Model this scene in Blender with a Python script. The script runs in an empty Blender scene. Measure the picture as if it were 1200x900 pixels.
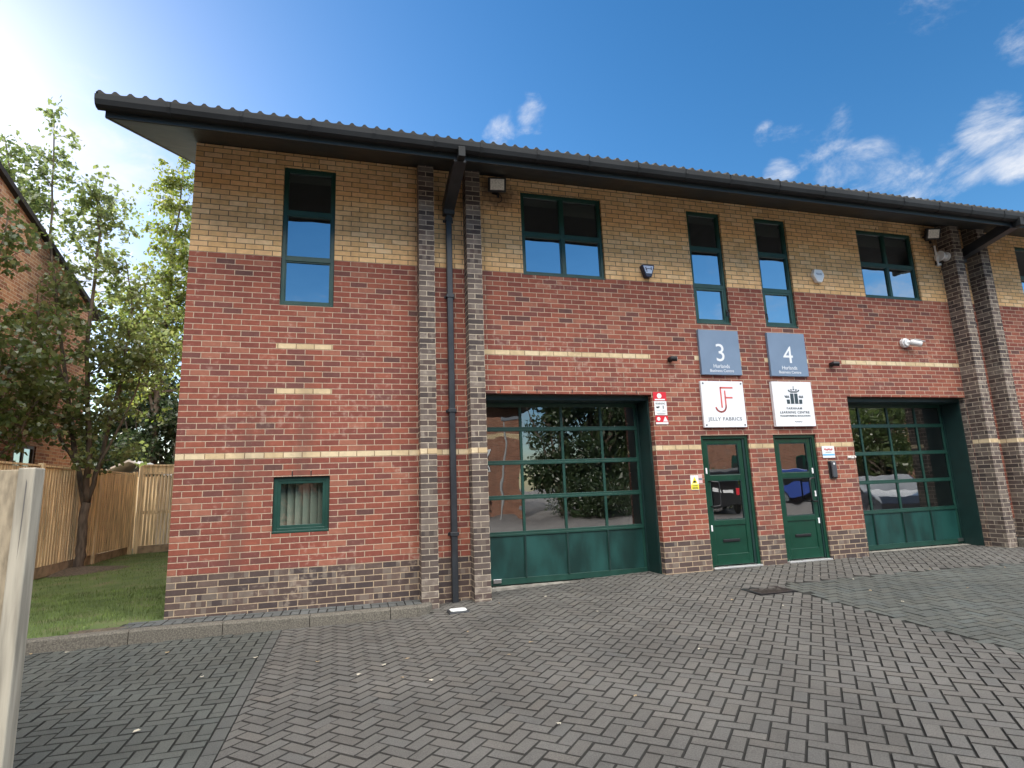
import bpy, bmesh, math, random
import numpy as np
from mathutils import Vector, Matrix
R = math.radians
random.seed(7); rng = np.random.default_rng(7)
sc = bpy.context.scene
col = sc.collection

# ------------------------------------------------------------------ camera
F = 666.53
CAM = Vector((2.0685, -7.7699, 1.3217))
YAW, PITCH, ROLL = 0.27684, 0.18064, -0.03745
cd = bpy.data.cameras.new('camera'); cam = bpy.data.objects.new('camera', cd); col.objects.link(cam)
cd.sensor_fit = 'HORIZONTAL'; cd.sensor_width = 36; cd.lens = 36 * F / 1200; cd.clip_end = 2000; cd.clip_start = 0.05
fw = Vector((math.sin(YAW) * math.cos(PITCH), math.cos(YAW) * math.cos(PITCH), math.sin(PITCH)))
rt = Vector((math.cos(YAW), -math.sin(YAW), 0)); up = rt.cross(fw)
r2 = math.cos(ROLL) * rt + math.sin(ROLL) * up; u2 = -math.sin(ROLL) * rt + math.cos(ROLL) * up
cam.matrix_world = Matrix(((r2.x, u2.x, -fw.x, CAM.x), (r2.y, u2.y, -fw.y, CAM.y), (r2.z, u2.z, -fw.z, CAM.z), (0, 0, 0, 1)))
sc.camera = cam
def pxdir(px, py): return (fw + (px - 600) / F * r2 - (py - 450) / F * u2).normalized()

# ------------------------------------------------------------------ sun, sky, exposure
SUN_AZ, SUN_EL = -38.0, 27.0                      # azimuth from +y (into the picture), towards -x
sdir = Vector((math.sin(R(SUN_AZ)) * math.cos(R(SUN_EL)), math.cos(R(SUN_AZ)) * math.cos(R(SUN_EL)), math.sin(R(SUN_EL))))
sl = bpy.data.lights.new('sun', 'SUN'); sl.energy = 3.2; sl.angle = R(0.5); sl.color = (1, .93, .82)
so = bpy.data.objects.new('sun', sl); col.objects.link(so); so.rotation_euler = sdir.to_track_quat('Z', 'Y').to_euler()
sc.view_settings.view_transform = 'Standard'; sc.view_settings.look = 'None'
sc.view_settings.exposure = 1.62; sc.view_settings.gamma = 1; sc.view_settings.use_curve_mapping = False
w = bpy.data.worlds.new('World'); sc.world = w; w.use_nodes = True
NT = w.node_tree; NT.nodes.clear()
def N(nt, t, **k):
    n = nt.nodes.new(t)
    for a, v in k.items():
        if hasattr(n, a): setattr(n, a, v)
    return n
def L(nt, a, b): nt.links.new(a, b)
def M(nt, op, a, b=None, c=None, clamp=False):
    n = nt.nodes.new('ShaderNodeMath'); n.operation = op; n.use_clamp = clamp
    for i, v in enumerate((a, b, c)):
        if v is None: continue
        if isinstance(v, (int, float)): n.inputs[i].default_value = v
        else: nt.links.new(v, n.inputs[i])
    return n.outputs[0]
def MIX(nt, fac, a, b, mode='MIX'):
    n = nt.nodes.new('ShaderNodeMix'); n.data_type = 'RGBA'; n.blend_type = mode
    for i, v in ((0, fac), (6, a), (7, b)):
        if isinstance(v, (int, float)): n.inputs[i].default_value = v
        elif isinstance(v, tuple): n.inputs[i].default_value = (*v, 1) if len(v) == 3 else v
        else: nt.links.new(v, n.inputs[i])
    return n.outputs[2]
def SS(nt, v, lo, hi):
    n = nt.nodes.new('ShaderNodeMapRange'); n.interpolation_type = 'SMOOTHSTEP'
    n.inputs[1].default_value = lo; n.inputs[2].default_value = hi
    nt.links.new(v, n.inputs[0]); return n.outputs[0]
sky = N(NT, 'ShaderNodeTexSky'); sky.sky_type = 'NISHITA'; sky.sun_disc = False
sky.sun_elevation = R(SUN_EL); sky.sun_rotation = R(SUN_AZ); sky.air_density = 1.0; sky.dust_density = 0.4; sky.ozone_density = 1.7
SKYSTR = 0.065
tc = N(NT, 'ShaderNodeTexCoord'); dirv = tc.outputs['Generated']
nz = N(NT, 'ShaderNodeTexNoise'); nz.inputs['Scale'].default_value = 9; nz.inputs['Detail'].default_value = 9; nz.inputs['Roughness'].default_value = .62; nz.inputs['Distortion'].default_value = .35
mp = N(NT, 'ShaderNodeMapping'); mp.inputs['Scale'].default_value = (1, 1, 1.9); L(NT, dirv, mp.inputs[0]); L(NT, mp.outputs[0], nz.inputs[0])
blobs = [(1165, 150, 2.4, .85), (1190, 180, 2.3, .75), (1130, 195, 2.5, .6), (955, 160, 3.2, .55), (905, 160, 1.5, .6), (913, 207, 1.6, .85), (1000, 215, 3.2, .68), (1075, 235, 3.5, .62),
         (626, 135, 1.9, .62), (583, 155, 1.7, .72), (1198, 45, 1.6, .55), (1095, 0, 2.8, .36), (1030, 8, 2, .3), (610, 155, 3, .42), (60, 230, 9, .7), (160, 330, 9, .7)]
tot = None
for px, py, rad, wt in blobs:
    d = pxdir(px, py)
    dp = N(NT, 'ShaderNodeVectorMath'); dp.operation = 'DOT_PRODUCT'; L(NT, dirv, dp.inputs[0]); dp.inputs[1].default_value = d
    m = M(NT, 'MULTIPLY', SS(NT, dp.outputs['Value'], math.cos(R(rad * 1.5)), 1.0), wt)
    tot = m if tot is None else M(NT, 'MAXIMUM', tot, m)
# bright high cloud added behind the camera as facade fill; low cloud for reflections
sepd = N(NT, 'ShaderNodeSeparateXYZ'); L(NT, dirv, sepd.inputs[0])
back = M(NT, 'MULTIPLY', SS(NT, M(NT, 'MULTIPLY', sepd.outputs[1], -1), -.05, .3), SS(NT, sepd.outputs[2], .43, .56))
low = M(NT, 'MULTIPLY', SS(NT, M(NT, 'MULTIPLY', sepd.outputs[1], -1), .2, .5), M(NT, 'MULTIPLY', SS(NT, M(NT, 'MULTIPLY', sepd.outputs[2], -1), -.40, -.25), .55))
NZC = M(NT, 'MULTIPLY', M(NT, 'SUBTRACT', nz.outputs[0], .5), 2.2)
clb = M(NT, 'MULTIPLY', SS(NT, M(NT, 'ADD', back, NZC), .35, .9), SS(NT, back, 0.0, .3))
cll = M(NT, 'MULTIPLY', SS(NT, M(NT, 'ADD', low, NZC), .35, 1.3), SS(NT, low, 0.0, .3))
cl = M(NT, 'MULTIPLY', SS(NT, M(NT, 'ADD', tot, NZC), .40, 1.35), SS(NT, tot, 0.0, .5))
skyc = N(NT, 'ShaderNodeHueSaturation'); skyc.inputs['Saturation'].default_value = 1.36; skyc.inputs['Value'].default_value = 1.0
L(NT, sky.outputs[0], skyc.inputs['Color'])
CLOUD = 5.2; FILLCLOUD = 38.0  # second radiance belongs to the added cloud that fills the facade
fin = MIX(NT, clb, MIX(NT, M(NT, 'MAXIMUM', cl, cll), skyc.outputs[0], (CLOUD, CLOUD * 1.0, CLOUD * 1.02)), (FILLCLOUD, FILLCLOUD * .97, FILLCLOUD * .92))
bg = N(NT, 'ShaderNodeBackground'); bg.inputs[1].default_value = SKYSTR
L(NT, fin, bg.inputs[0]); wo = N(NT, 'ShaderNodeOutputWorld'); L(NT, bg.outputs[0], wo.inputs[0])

# ------------------------------------------------------------------ material helpers
def mat(name, c, rough=.6, metal=0, spec=.5, noise=0, nscale=20, bump=0, streak=None, coat=0):
    m = bpy.data.materials.new(name); m.use_nodes = True; nt = m.node_tree; b = nt.nodes['Principled BSDF']
    b.inputs['Base Color'].default_value = (*c, 1); b.inputs['Roughness'].default_value = rough
    b.inputs['Metallic'].default_value = metal; b.inputs['Specular IOR Level'].default_value = spec
    b.inputs['Coat Weight'].default_value = coat
    if noise:
        t = N(nt, 'ShaderNodeTexCoord'); n = N(nt, 'ShaderNodeTexNoise'); n.inputs['Scale'].default_value = nscale; n.inputs['Detail'].default_value = 6
        src = t.outputs['Object']
        if streak:
            q = N(nt, 'ShaderNodeMapping'); q.inputs['Scale'].default_value = streak; L(nt, src, q.inputs[0]); src = q.outputs[0]
        L(nt, src, n.inputs[0])
        f = SS(nt, n.outputs[0], .3, .7)
        L(nt, MIX(nt, f, tuple(x * (1 - noise) for x in c), tuple(min(1, x * (1 + noise)) for x in c)), b.inputs['Base Color'])
        rr = N(nt, 'ShaderNodeMapRange'); L(nt, n.outputs[0], rr.inputs[0]); rr.inputs[3].default_value = max(0, rough - .12); rr.inputs[4].default_value = min(1, rough + .12); L(nt, rr.outputs[0], b.inputs['Roughness'])
        if bump:
            bp = N(nt, 'ShaderNodeBump'); bp.inputs['Strength'].default_value = bump; bp.inputs['Distance'].default_value = .01
            L(nt, n.outputs[0], bp.inputs['Height']); L(nt, bp.outputs[0], b.inputs['Normal'])
    return m
def ramp(nt, v, stops, const=True):
    r = N(nt, 'ShaderNodeValToRGB'); r.color_ramp.interpolation = 'CONSTANT' if const else 'LINEAR'
    e = r.color_ramp.elements
    while len(e) < len(stops): e.new(.5)
    for i, (p, c) in enumerate(stops): e[i].position = p; e[i].color = (*c, 1)
    L(nt, v, r.inputs[0]); return r.outputs[0]
def brick(name, stops, mortar, mottle=0, bw=.225, bh=.075, uo=.125, soot=False, big=.12, half=.0048, strip=False):
    m = bpy.data.materials.new(name); m.use_nodes = True; nt = m.node_tree; b = nt.nodes['Principled BSDF']
    t = N(nt, 'ShaderNodeTexCoord'); s = N(nt, 'ShaderNodeSeparateXYZ'); L(nt, t.outputs['Object'], s.inputs[0])
    u = M(nt, 'ADD', M(nt, 'SUBTRACT', s.outputs[0], s.outputs[1]), uo)
    z = M(nt, 'ADD', s.outputs[2], 30.0)
    row = M(nt, 'FLOOR', M(nt, 'DIVIDE', z, bh)); fz = M(nt, 'MULTIPLY', M(nt, 'FRACT', M(nt, 'DIVIDE', z, bh)), bh)
    uu = M(nt, 'ADD', u, M(nt, 'MULTIPLY', M(nt, 'MODULO', row, 2), bw / 2)); uu = M(nt, 'ADD', uu, 45.0)
    cl_ = M(nt, 'FLOOR', M(nt, 'DIVIDE', uu, bw)); fx = M(nt, 'MULTIPLY', M(nt, 'FRACT', M(nt, 'DIVIDE', uu, bw)), bw)
    d = M(nt, 'MINIMUM', M(nt, 'MINIMUM', fx, M(nt, 'SUBTRACT', bw, fx)), M(nt, 'MINIMUM', fz, M(nt, 'SUBTRACT', bh, fz)))
    nf = N(nt, 'ShaderNodeTexNoise'); nf.inputs['Scale'].default_value = 60; nf.inputs['Detail'].default_value = 5; L(nt, t.outputs['Object'], nf.inputs[0])
    d2 = M(nt, 'ADD', d, M(nt, 'MULTIPLY', M(nt, 'SUBTRACT', nf.outputs[0], .5), .006))
    face = SS(nt, d2, half - .0014, half + .0014)
    cv = N(nt, 'ShaderNodeCombineXYZ'); L(nt, cl_, cv.inputs[0]); L(nt, row, cv.inputs[1])
    wn = N(nt, 'ShaderNodeTexWhiteNoise'); L(nt, cv.outputs[0], wn.inputs[0])
    bc = ramp(nt, wn.outputs['Value'], stops)
    if mottle:   # dark and pale halves inside one brick (brindled facings)
        hv = N(nt, 'ShaderNodeCombineXYZ'); L(nt, M(nt, 'FLOOR', M(nt, 'DIVIDE', uu, bw / 4)), hv.inputs[0]); L(nt, row, hv.inputs[1]); hv.inputs[2].default_value = 3
        w2 = N(nt, 'ShaderNodeTexWhiteNoise'); L(nt, hv.outputs[0], w2.inputs[0])
        pale = M(nt, 'MULTIPLY', M(nt, 'GREATER_THAN', w2.outputs['Value'], .7), M(nt, 'GREATER_THAN', wn.outputs['Value'], .35))
        bc = MIX(nt, M(nt, 'MULTIPLY', pale, mottle), bc, (.21, .175, .145))
    nb = N(nt, 'ShaderNodeTexNoise'); nb.inputs['Scale'].default_value = 1.1; nb.inputs['Detail'].default_value = 6; nb.inputs['Roughness'].default_value = .65; L(nt, t.outputs['Object'], nb.inputs[0])
    nm = N(nt, 'ShaderNodeTexNoise'); nm.inputs['Scale'].default_value = 14; nm.inputs['Detail'].default_value = 6; L(nt, t.outputs['Object'], nm.inputs[0])
    v = M(nt, 'ADD', M(nt, 'ADD', 1.0, M(nt, 'MULTIPLY', M(nt, 'SUBTRACT', nb.outputs[0], .5), big * 4)), M(nt, 'MULTIPLY', M(nt, 'SUBTRACT', nm.outputs[0], .5), .55))
    hv2 = N(nt, 'ShaderNodeHueSaturation'); L(nt, v, hv2.inputs['Value']); L(nt, bc, hv2.inputs['Color'])
    mort = N(nt, 'ShaderNodeHueSaturation'); L(nt, M(nt, 'ADD', .75, M(nt, 'MULTIPLY', nm.outputs[0], .5)), mort.inputs['Value']); mort.inputs['Color'].default_value = (*mortar, 1)
    st = N(nt, 'ShaderNodeTexNoise'); st.inputs['Scale'].default_value = 2.2; st.inputs['Detail'].default_value = 5; q = N(nt, 'ShaderNodeMapping'); q.inputs['Scale'].default_value = (1, 1, .12); L(nt, t.outputs['Object'], q.inputs[0]); L(nt, q.outputs[0], st.inputs[0])
    # mortar smear over some brick faces
    sm = M(nt, 'MULTIPLY', SS(nt, nf.outputs[0], .60, .8), .35)
    c = MIX(nt, face, mort.outputs[0], MIX(nt, sm, hv2.outputs[0], mortar))
    c = MIX(nt, M(nt, 'MULTIPLY', SS(nt, st.outputs[0], .54, .72), .30), c, (.085, .065, .055))
    c = MIX(nt, M(nt, 'MULTIPLY', SS(nt, M(nt, 'MULTIPLY', nb.outputs[0], nm.outputs[0]), .30, .42), .35), c, tuple(min(1, x * .8 + .1) for x in mortar) if mortar[0] > .3 else (.7, .56, .36))
    if soot:     # grime around the two lamps
        for x0, z0 in ((4.16, 5.74), (12.95, 5.70)):
            dx = M(nt, 'MULTIPLY', M(nt, 'SUBTRACT', s.outputs[0], x0), 1.0); dz = M(nt, 'MULTIPLY', M(nt, 'SUBTRACT', s.outputs[2], z0), 1.25)
            rr = M(nt, 'SQRT', M(nt, 'ADD', M(nt, 'MULTIPLY', dx, dx), M(nt, 'MULTIPLY', dz, dz)))
            rr = M(nt, 'ADD', rr, M(nt, 'MULTIPLY', M(nt, 'SUBTRACT', nm.outputs[0], .5), .35))
            k = N(nt, 'ShaderNodeMapRange'); k.interpolation_type = 'SMOOTHSTEP'; L(nt, rr, k.inputs[0]); k.inputs[1].default_value = .1; k.inputs[2].default_value = .42; k.inputs[3].default_value = .7; k.inputs[4].default_value = 0
            c = MIX(nt, k.outputs[0], c, (.06, .045, .04))
    L(nt, c, b.inputs['Base Color']); b.inputs['Roughness'].default_value = .85; b.inputs['Specular IOR Level'].default_value = .25
    bp = N(nt, 'ShaderNodeBump'); bp.inputs['Strength'].default_value = .8; bp.inputs['Distance'].default_value = .006
    L(nt, M(nt, 'ADD', face, M(nt, 'MULTIPLY', nf.outputs[0], .35)), bp.inputs['Height']); L(nt, bp.outputs[0], b.inputs['Normal'])
    return m
RED = brick('red_brick', [(0, (.245, .076, .052)), (.16, (.21, .064, .047)), (.32, (.275, .088, .058)), (.46, (.19, .060, .046)), (.6, (.235, .074, .054)), (.74, (.17, .062, .052)), (.84, (.30, .118, .080)), (.94, (.15, .062, .053)), (.982, (.115, .056, .05))], (.46, .345, .255), half=.0051, big=.15)
YEL = brick('buff_brick', [(0, (.77, .49, .24)), (.25, (.70, .435, .205)), (.5, (.81, .53, .27)), (.72, (.73, .465, .24)), (.88, (.81, .56, .31))], (.19, .14, .09), soot=True, half=.005)
CRM = brick('cream_brick', [(0, (.60, .47, .29)), (.3, (.55, .42, .25)), (.6, (.64, .52, .34))], (.24, .16, .10))
PLI = brick('plinth_brick', [(0, (.085, .06, .055)), (.3, (.065, .05, .05)), (.55, (.11, .078, .068)), (.8, (.14, .10, .085))], (.42, .325, .225), mottle=.6, half=.0055)
PIL = brick('pilaster_brick', [(0, (.105, .083, .075)), (.25, (.066, .053, .051)), (.45, (.14, .112, .098)), (.65, (.088, .064, .058)), (.85, (.165, .135, .118))], (.42, .36, .28), mottle=.4, uo=0, half=.0055)
OPP = brick('far_red_brick', [(0, (.25, .115, .075)), (.3, (.21, .095, .065)), (.6, (.29, .135, .09))], (.42, .35, .27))
NEI = brick('neighbour_brick', [(0, (.36, .19, .11)), (.3, (.30, .15, .09)), (.55, (.42, .24, .14)), (.8, (.25, .12, .08))], (.5, .42, .32), bw=.225, bh=.075, half=.006)

GREEN = mat('green_frame_paint', (.011, .052, .040), .38, noise=.12, nscale=6)
GPANEL = mat('green_door_paint', (.008, .048, .043), .42, noise=.45, nscale=3.5, streak=(1, 1, .4))
DGREEN = mat('door_green_gloss', (.006, .044, .027), .22, noise=.12, nscale=4)
GDARK = mat('dark_green_lining', (.006, .027, .025), .5, noise=.15, nscale=5)
PIPE = mat('black_plastic', (.022, .026, .032), .42, noise=.2, nscale=8)
GUT = mat('weathered_gutter_plastic', (.016, .018, .020), .65, spec=.25, noise=.3, nscale=5, streak=(.4, 1, 1))
FASC = mat('dark_fascia_paint', (.017, .026, .029), .5, noise=.2, nscale=3, streak=(.3, 1, 1))
SOFF = mat('dark_soffit_boards', (.012, .019, .022), .6, noise=.2, nscale=4)
TILE = mat('roof_tile', (.026, .025, .024), .9, noise=.35, nscale=9, bump=.4)
WHITE = mat('white_plastic', (.75, .76, .77), .4, noise=.06, nscale=9)
SIGNW = mat('white_sign_face', (.74, .76, .80), .35)
SIGNB = mat('blue_grey_sign_face', (.17, .235, .335), .35, noise=.06, nscale=3)
BLACK = mat('black_metal', (.012, .012, .014), .4)
NAVY = mat('navy_plastic', (.012, .018, .05), .35)
SILV = mat('silver_sticker', (.42, .5, .66), .35)
REDP = mat('red_print', (.62, .02, .035), .4)
PINKR = mat('coral_print', (.62, .13, .115), .4)
DPRINT = mat('dark_print', (.03, .05, .06), .5)
GPRINT = mat('grey_print', (.16, .18, .2), .5)
YELP = mat('yellow_print', (.85, .72, .03), .4)
BLUEP = mat('light_blue_print', (.16, .45, .72), .4)
LAMPG = mat('lamp_glass', (.80, .76, .68), .3, noise=.12, nscale=40)
STEEL = mat('steel', (.55, .56, .57), .35, metal=1)
ALU = mat('threshold_aluminium', (.62, .62, .62), .4, metal=.7)
CONC = mat('concrete', (.26, .245, .215), .9, noise=.35, nscale=9, bump=.5)
KERB = mat('kerb_concrete', (.118, .108, .09), .9, noise=.38, nscale=70, bump=.6)
INT = mat('interior_wall', (.24, .24, .23), .9, noise=.1, nscale=2)
BLIND = mat('blind_fabric', (.30, .335, .29), .8)
def glassmat(name, ior, tint):
    m = bpy.data.materials.new(name); m.use_nodes = True; nt = m.node_tree; nt.nodes.clear()
    o = N(nt, 'ShaderNodeOutputMaterial'); mx = N(nt, 'ShaderNodeMixShader'); fr = N(nt, 'ShaderNodeLayerWeight'); f0 = ((ior - 1) / (ior + 1)) ** 2
    fr_ = M(nt, 'ADD', f0, M(nt, 'MULTIPLY', 1 - f0, M(nt, 'POWER', fr.outputs['Facing'], 5)))
    g = N(nt, 'ShaderNodeBsdfGlossy'); g.inputs['Roughness'].default_value = .004; g.inputs['Color'].default_value = (.95, .97, 1, 1)
    nn = N(nt, 'ShaderNodeTexNoise'); nn.inputs['Scale'].default_value = 1.3; t = N(nt, 'ShaderNodeTexCoord'); L(nt, t.outputs['Object'], nn.inputs[0])
    bp = N(nt, 'ShaderNodeBump'); bp.inputs['Strength'].default_value = .4; bp.inputs['Distance'].default_value = .01; L(nt, nn.outputs[0], bp.inputs['Height']); L(nt, bp.outputs[0], g.inputs['Normal'])
    tr = N(nt, 'ShaderNodeBsdfTransparent'); tr.inputs[0].default_value = (*tint, 1)
    L(nt, fr_, mx.inputs[0]); L(nt, tr.outputs[0], mx.inputs[1]); L(nt, g.outputs[0], mx.inputs[2]); L(nt, mx.outputs[0], o.inputs[0])
    return m
GLASS = glassmat('window_glass', 5.6, (.5, .54, .53))
GGLASS = glassmat('door_glass', 2.7, (.45, .48, .47)); BGLASS = glassmat('clear_window_glass', 1.9, (.8, .84, .8))

# ------------------------------------------------------------------ mesh helpers
class MB:
    def __init__(s): s.v = []; s.f = []; s.m = []
    def add(s, vs, fs, mi=0):
        o = len(s.v); s.v += [tuple(x) for x in vs]; s.f += [tuple(i + o for i in f) for f in fs]; s.m += [mi] * len(fs); return s
    def quad(s, a, b, c, d, mi=0): return s.add([a, b, c, d], [(0, 1, 2, 3)], mi)
    def box(s, a, b, mi=0, mat4=None):
        (x0, y0, z0), (x1, y1, z1) = a, b
        vs = [(x0, y0, z0), (x1, y0, z0), (x1, y1, z0), (x0, y1, z0), (x0, y0, z1), (x1, y0, z1), (x1, y1, z1), (x0, y1, z1)]
        if mat4 is not None: vs = [mat4 @ Vector(v) for v in vs]
        return s.add(vs, [(0, 3, 2, 1), (4, 5, 6, 7), (0, 1, 5, 4), (1, 2, 6, 5), (2, 3, 7, 6), (3, 0, 4, 7)], mi)
    def ring(s, x0, x1, z0, z1, t, y0, y1, mi=0, tb=None, tt=None):     # rectangular frame in the xz plane
        tb = t if tb is None else tb; tt = t if tt is None else tt
        s.box((x0, y0, z0), (x0 + t, y1, z1), mi); s.box((x1 - t, y0, z0), (x1, y1, z1), mi)
        s.box((x0 + t, y0, z0), (x1 - t, y1, z0 + tb), mi); s.box((x0 + t, y0, z1 - tt), (x1 - t, y1, z1), mi); return s
    def prism(s, pts, axis, a, b, mi=0):                                 # polygon extruded along an axis
        def P(p, t): return {'x': (t, p[0], p[1]), 'y': (p[0], t, p[1]), 'z': (p[0], p[1], t)}[axis]
        n = len(pts); vs = [P(p, a) for p in pts] + [P(p, b) for p in pts]
        fs = [tuple(range(n)), tuple(range(2 * n - 1, n - 1, -1))] + [(i, (i + 1) % n, n + (i + 1) % n, n + i) for i in range(n)]
        return s.add(vs, fs, mi)
    def tube(s, pts, rad, n=8, mi=0, cap=True):
        pts = [Vector(p) for p in pts]; rr = rad if isinstance(rad, (list, tuple)) else [rad] * len(pts)
        vs = []; px = None
        for i, p in enumerate(pts):
            t = (pts[min(i + 1, len(pts) - 1)] - pts[max(i - 1, 0)]).normalized()
            if px is None: px = t.orthogonal().normalized()
            px = (px - t * px.dot(t)).normalized(); py = t.cross(px)
            for k in range(n):
                a = 2 * math.pi * k / n; vs.append(p + (px * math.cos(a) + py * math.sin(a)) * rr[i])
        fs = [(i * n + k, i * n + (k + 1) % n, (i + 1) * n + (k + 1) % n, (i + 1) * n + k) for i in range(len(pts) - 1) for k in range(n)]
        if cap: fs += [tuple(range(n - 1, -1, -1)), tuple(range((len(pts) - 1) * n, len(pts) * n))]
        return s.add(vs, fs, mi)
    def disc(s, c, axis, r, h, n=20, mi=0):
        c = Vector(c); ax = Vector(axis).normalized(); return s.tube([c, c + ax * h], r, n, mi)
    def build(s, name, mats, parent=None, loc=None, smooth=False, bevel=0):
        me = bpy.data.meshes.new(name); me.from_pydata(s.v, [], s.f)
        mats = mats if isinstance(mats, (list, tuple)) else [mats]
        for m in mats: me.materials.append(m)
        me.polygons.foreach_set('material_index', s.m)
        bm = bmesh.new(); bm.from_mesh(me); bmesh.ops.recalc_face_normals(bm, faces=bm.faces); bm.to_mesh(me); bm.free()
        if smooth: me.polygons.foreach_set('use_smooth', [True] * len(me.polygons))
        me.update()
        o = bpy.data.objects.new(name, me); col.objects.link(o)
        if parent is not None: o.parent = parent
        if loc is not None: o.location = loc
        if bevel:
            b = o.modifiers.new('bevel', 'BEVEL'); b.width = bevel; b.segments = 2; b.limit_method = 'ANGLE'; b.angle_limit = R(40)
        return o
def tag(o, label=None, cat=None, group=None, kind=None):
    if label: o['label'] = label
    if cat: o['category'] = cat
    if group: o['group'] = group
    if kind: o['kind'] = kind
    return o
def thing(name, loc, label, cat, group=None):
    o = bpy.data.objects.new(name, None); o.empty_display_size = .1; col.objects.link(o); o.location = loc; return tag(o, label, cat, group)
def text(s, x, y, z, size, m, parent, name='lettering', space=1.0, align='CENTER', width=None, th=.0015, bold=0):
    cu = bpy.data.curves.new('t', 'FONT'); cu.body = s; cu.size = size; cu.align_x = align; cu.space_character = space; cu.extrude = th; cu.offset = bold; cu.resolution_u = 4
    to = bpy.data.objects.new('t', cu); col.objects.link(to)
    dg = bpy.context.evaluated_depsgraph_get(); me = bpy.data.meshes.new_from_object(to.evaluated_get(dg))
    bpy.data.objects.remove(to); bpy.data.curves.remove(cu)
    xs = [v.co.x for v in me.vertices]; sx = width / (max(xs) - min(xs)) if width else 1
    for v in me.vertices: v.co = Vector((v.co.x * sx, -v.co.z, v.co.y))
    me.materials.clear(); me.materials.append(m)
    o = bpy.data.objects.new(name, me); col.objects.link(o); o.parent = parent; o.location = (x, y, z); return o

# ------------------------------------------------------------------ ground heights
def lerp(v, pts):
    if v <= pts[0][0]: return pts[0][1]
    for (a, b), (c, d) in zip(pts, pts[1:]):
        if v <= c: return b + (d - b) * (v - a) / (c - a)
    return pts[-1][1]
def gz(x, y):
    g0 = lerp(x, [(2.75, -.165), (3.3, -.115), (6.4, -.012), (9, .012), (13, .0), (16, -.01)])
    k = min(1, max(0, -y / 4.5)); k = k * k * (3 - 2 * k)
    return g0 * (1 - k) - .155 * k

# ------------------------------------------------------------------ SETTING: far ground, driveway, kerbs, lawn
xs = [-400, -60, -20, -8, -5, -4, -2, 0, 1.5, 2.75, 3.3, 5, 6.4, 9, 11, 13, 16, 20, 40, 80, 400]
ys = [-400, -60, -30, -15, -9, -7, -6, -5, -4.5, -4, -3.4, -2.8, -2.2, -1.7, -1.2, -.8, -.4, 0, .46, .6, 20, 60, 400]
g = MB(); vs = [(x, y, gz(x, y) - .04) for y in ys for x in xs]; nx = len(xs)
g.add(vs, [(j * nx + i, j * nx + i + 1, (j + 1) * nx + i + 1, (j + 1) * nx + i) for j in range(len(ys) - 1) for i in range(nx - 1)])
GRD = bpy.data.materials.new('far_block_paving'); GRD.use_nodes = True
nt = GRD.node_tree; b = nt.nodes['Principled BSDF']; t = N(nt, 'ShaderNodeTexCoord'); bt = N(nt, 'ShaderNodeTexBrick'); L(nt, t.outputs['Object'], bt.inputs[0])
bt.inputs['Scale'].default_value = 1; bt.inputs['Brick Width'].default_value = .2; bt.inputs['Row Height'].default_value = .1; bt.inputs['Mortar Size'].default_value = .005
bt.inputs['Color1'].default_value = (.24, .22, .20, 1); bt.inputs['Color2'].default_value = (.19, .175, .165, 1); bt.inputs['Mortar'].default_value = (.04, .04, .035, 1)
L(nt, bt.outputs[0], b.inputs['Base Color']); b.inputs['Roughness'].default_value = .9
tag(g.build('ground', GRD), kind='structure')

# block paving: every block its own chamfered face in one mesh, coloured per block
def paver_mat(name):
    m = bpy.data.materials.new(name); m.use_nodes = True; nt = m.node_tree; b = nt.nodes['Principled BSDF']
    a = N(nt, 'ShaderNodeAttribute'); a.attribute_name = 'blockcol'; t = N(nt, 'ShaderNodeTexCoord')
    n1 = N(nt, 'ShaderNodeTexNoise'); n1.inputs['Scale'].default_value = 140; n1.inputs['Detail'].default_value = 3; n1.inputs['Roughness'].default_value = .7; L(nt, t.outputs['Object'], n1.inputs[0])
    n2 = N(nt, 'ShaderNodeTexNoise'); n2.inputs['Scale'].default_value = .9; n2.inputs['Detail'].default_value = 7; n2.inputs['Roughness'].default_value = .65; L(nt, t.outputs['Object'], n2.inputs[0])
    v = M(nt, 'ADD', M(nt, 'ADD', .10, M(nt, 'MULTIPLY', n1.outputs[0], 1.55)), M(nt, 'MULTIPLY', M(nt, 'SUBTRACT', n2.outputs[0], .5), 1.05))
    h = N(nt, 'ShaderNodeHueSaturation'); L(nt, v, h.inputs['Value']); L(nt, a.outputs['Color'], h.inputs['Color']); L(nt, h.outputs[0], b.inputs['Base Color'])
    b.inputs['Roughness'].default_value = .82; b.inputs['Specular IOR Level'].default_value = .35
    bp = N(nt, 'ShaderNodeBump'); bp.inputs['Strength'].default_value = .5; bp.inputs['Distance'].default_value = .004; L(nt, n1.outputs[0], bp.inputs['Height']); L(nt, bp.outputs[0], b.inputs['Normal'])
    return m
PAV = paver_mat('paving_blocks'); SAND = mat('joint_sand', (.014, .014, .012), .95, noise=.4, nscale=5)
def clip(poly, nx_, ny_, c):      # keep nx*x+ny*y >= c
    out = []
    for i in range(len(poly)):
        p, q = poly[i], poly[(i + 1) % len(poly)]
        dp, dq = nx_ * p[0] + ny_ * p[1] - c, nx_ * q[0] + ny_ * q[1] - c
        if dp >= 0: out.append(p)
        if dp * dq < 0:
            t_ = dp / (dp - dq); out.append((p[0] + t_ * (q[0] - p[0]), p[1] + t_ * (q[1] - p[1])))
    return out
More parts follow.
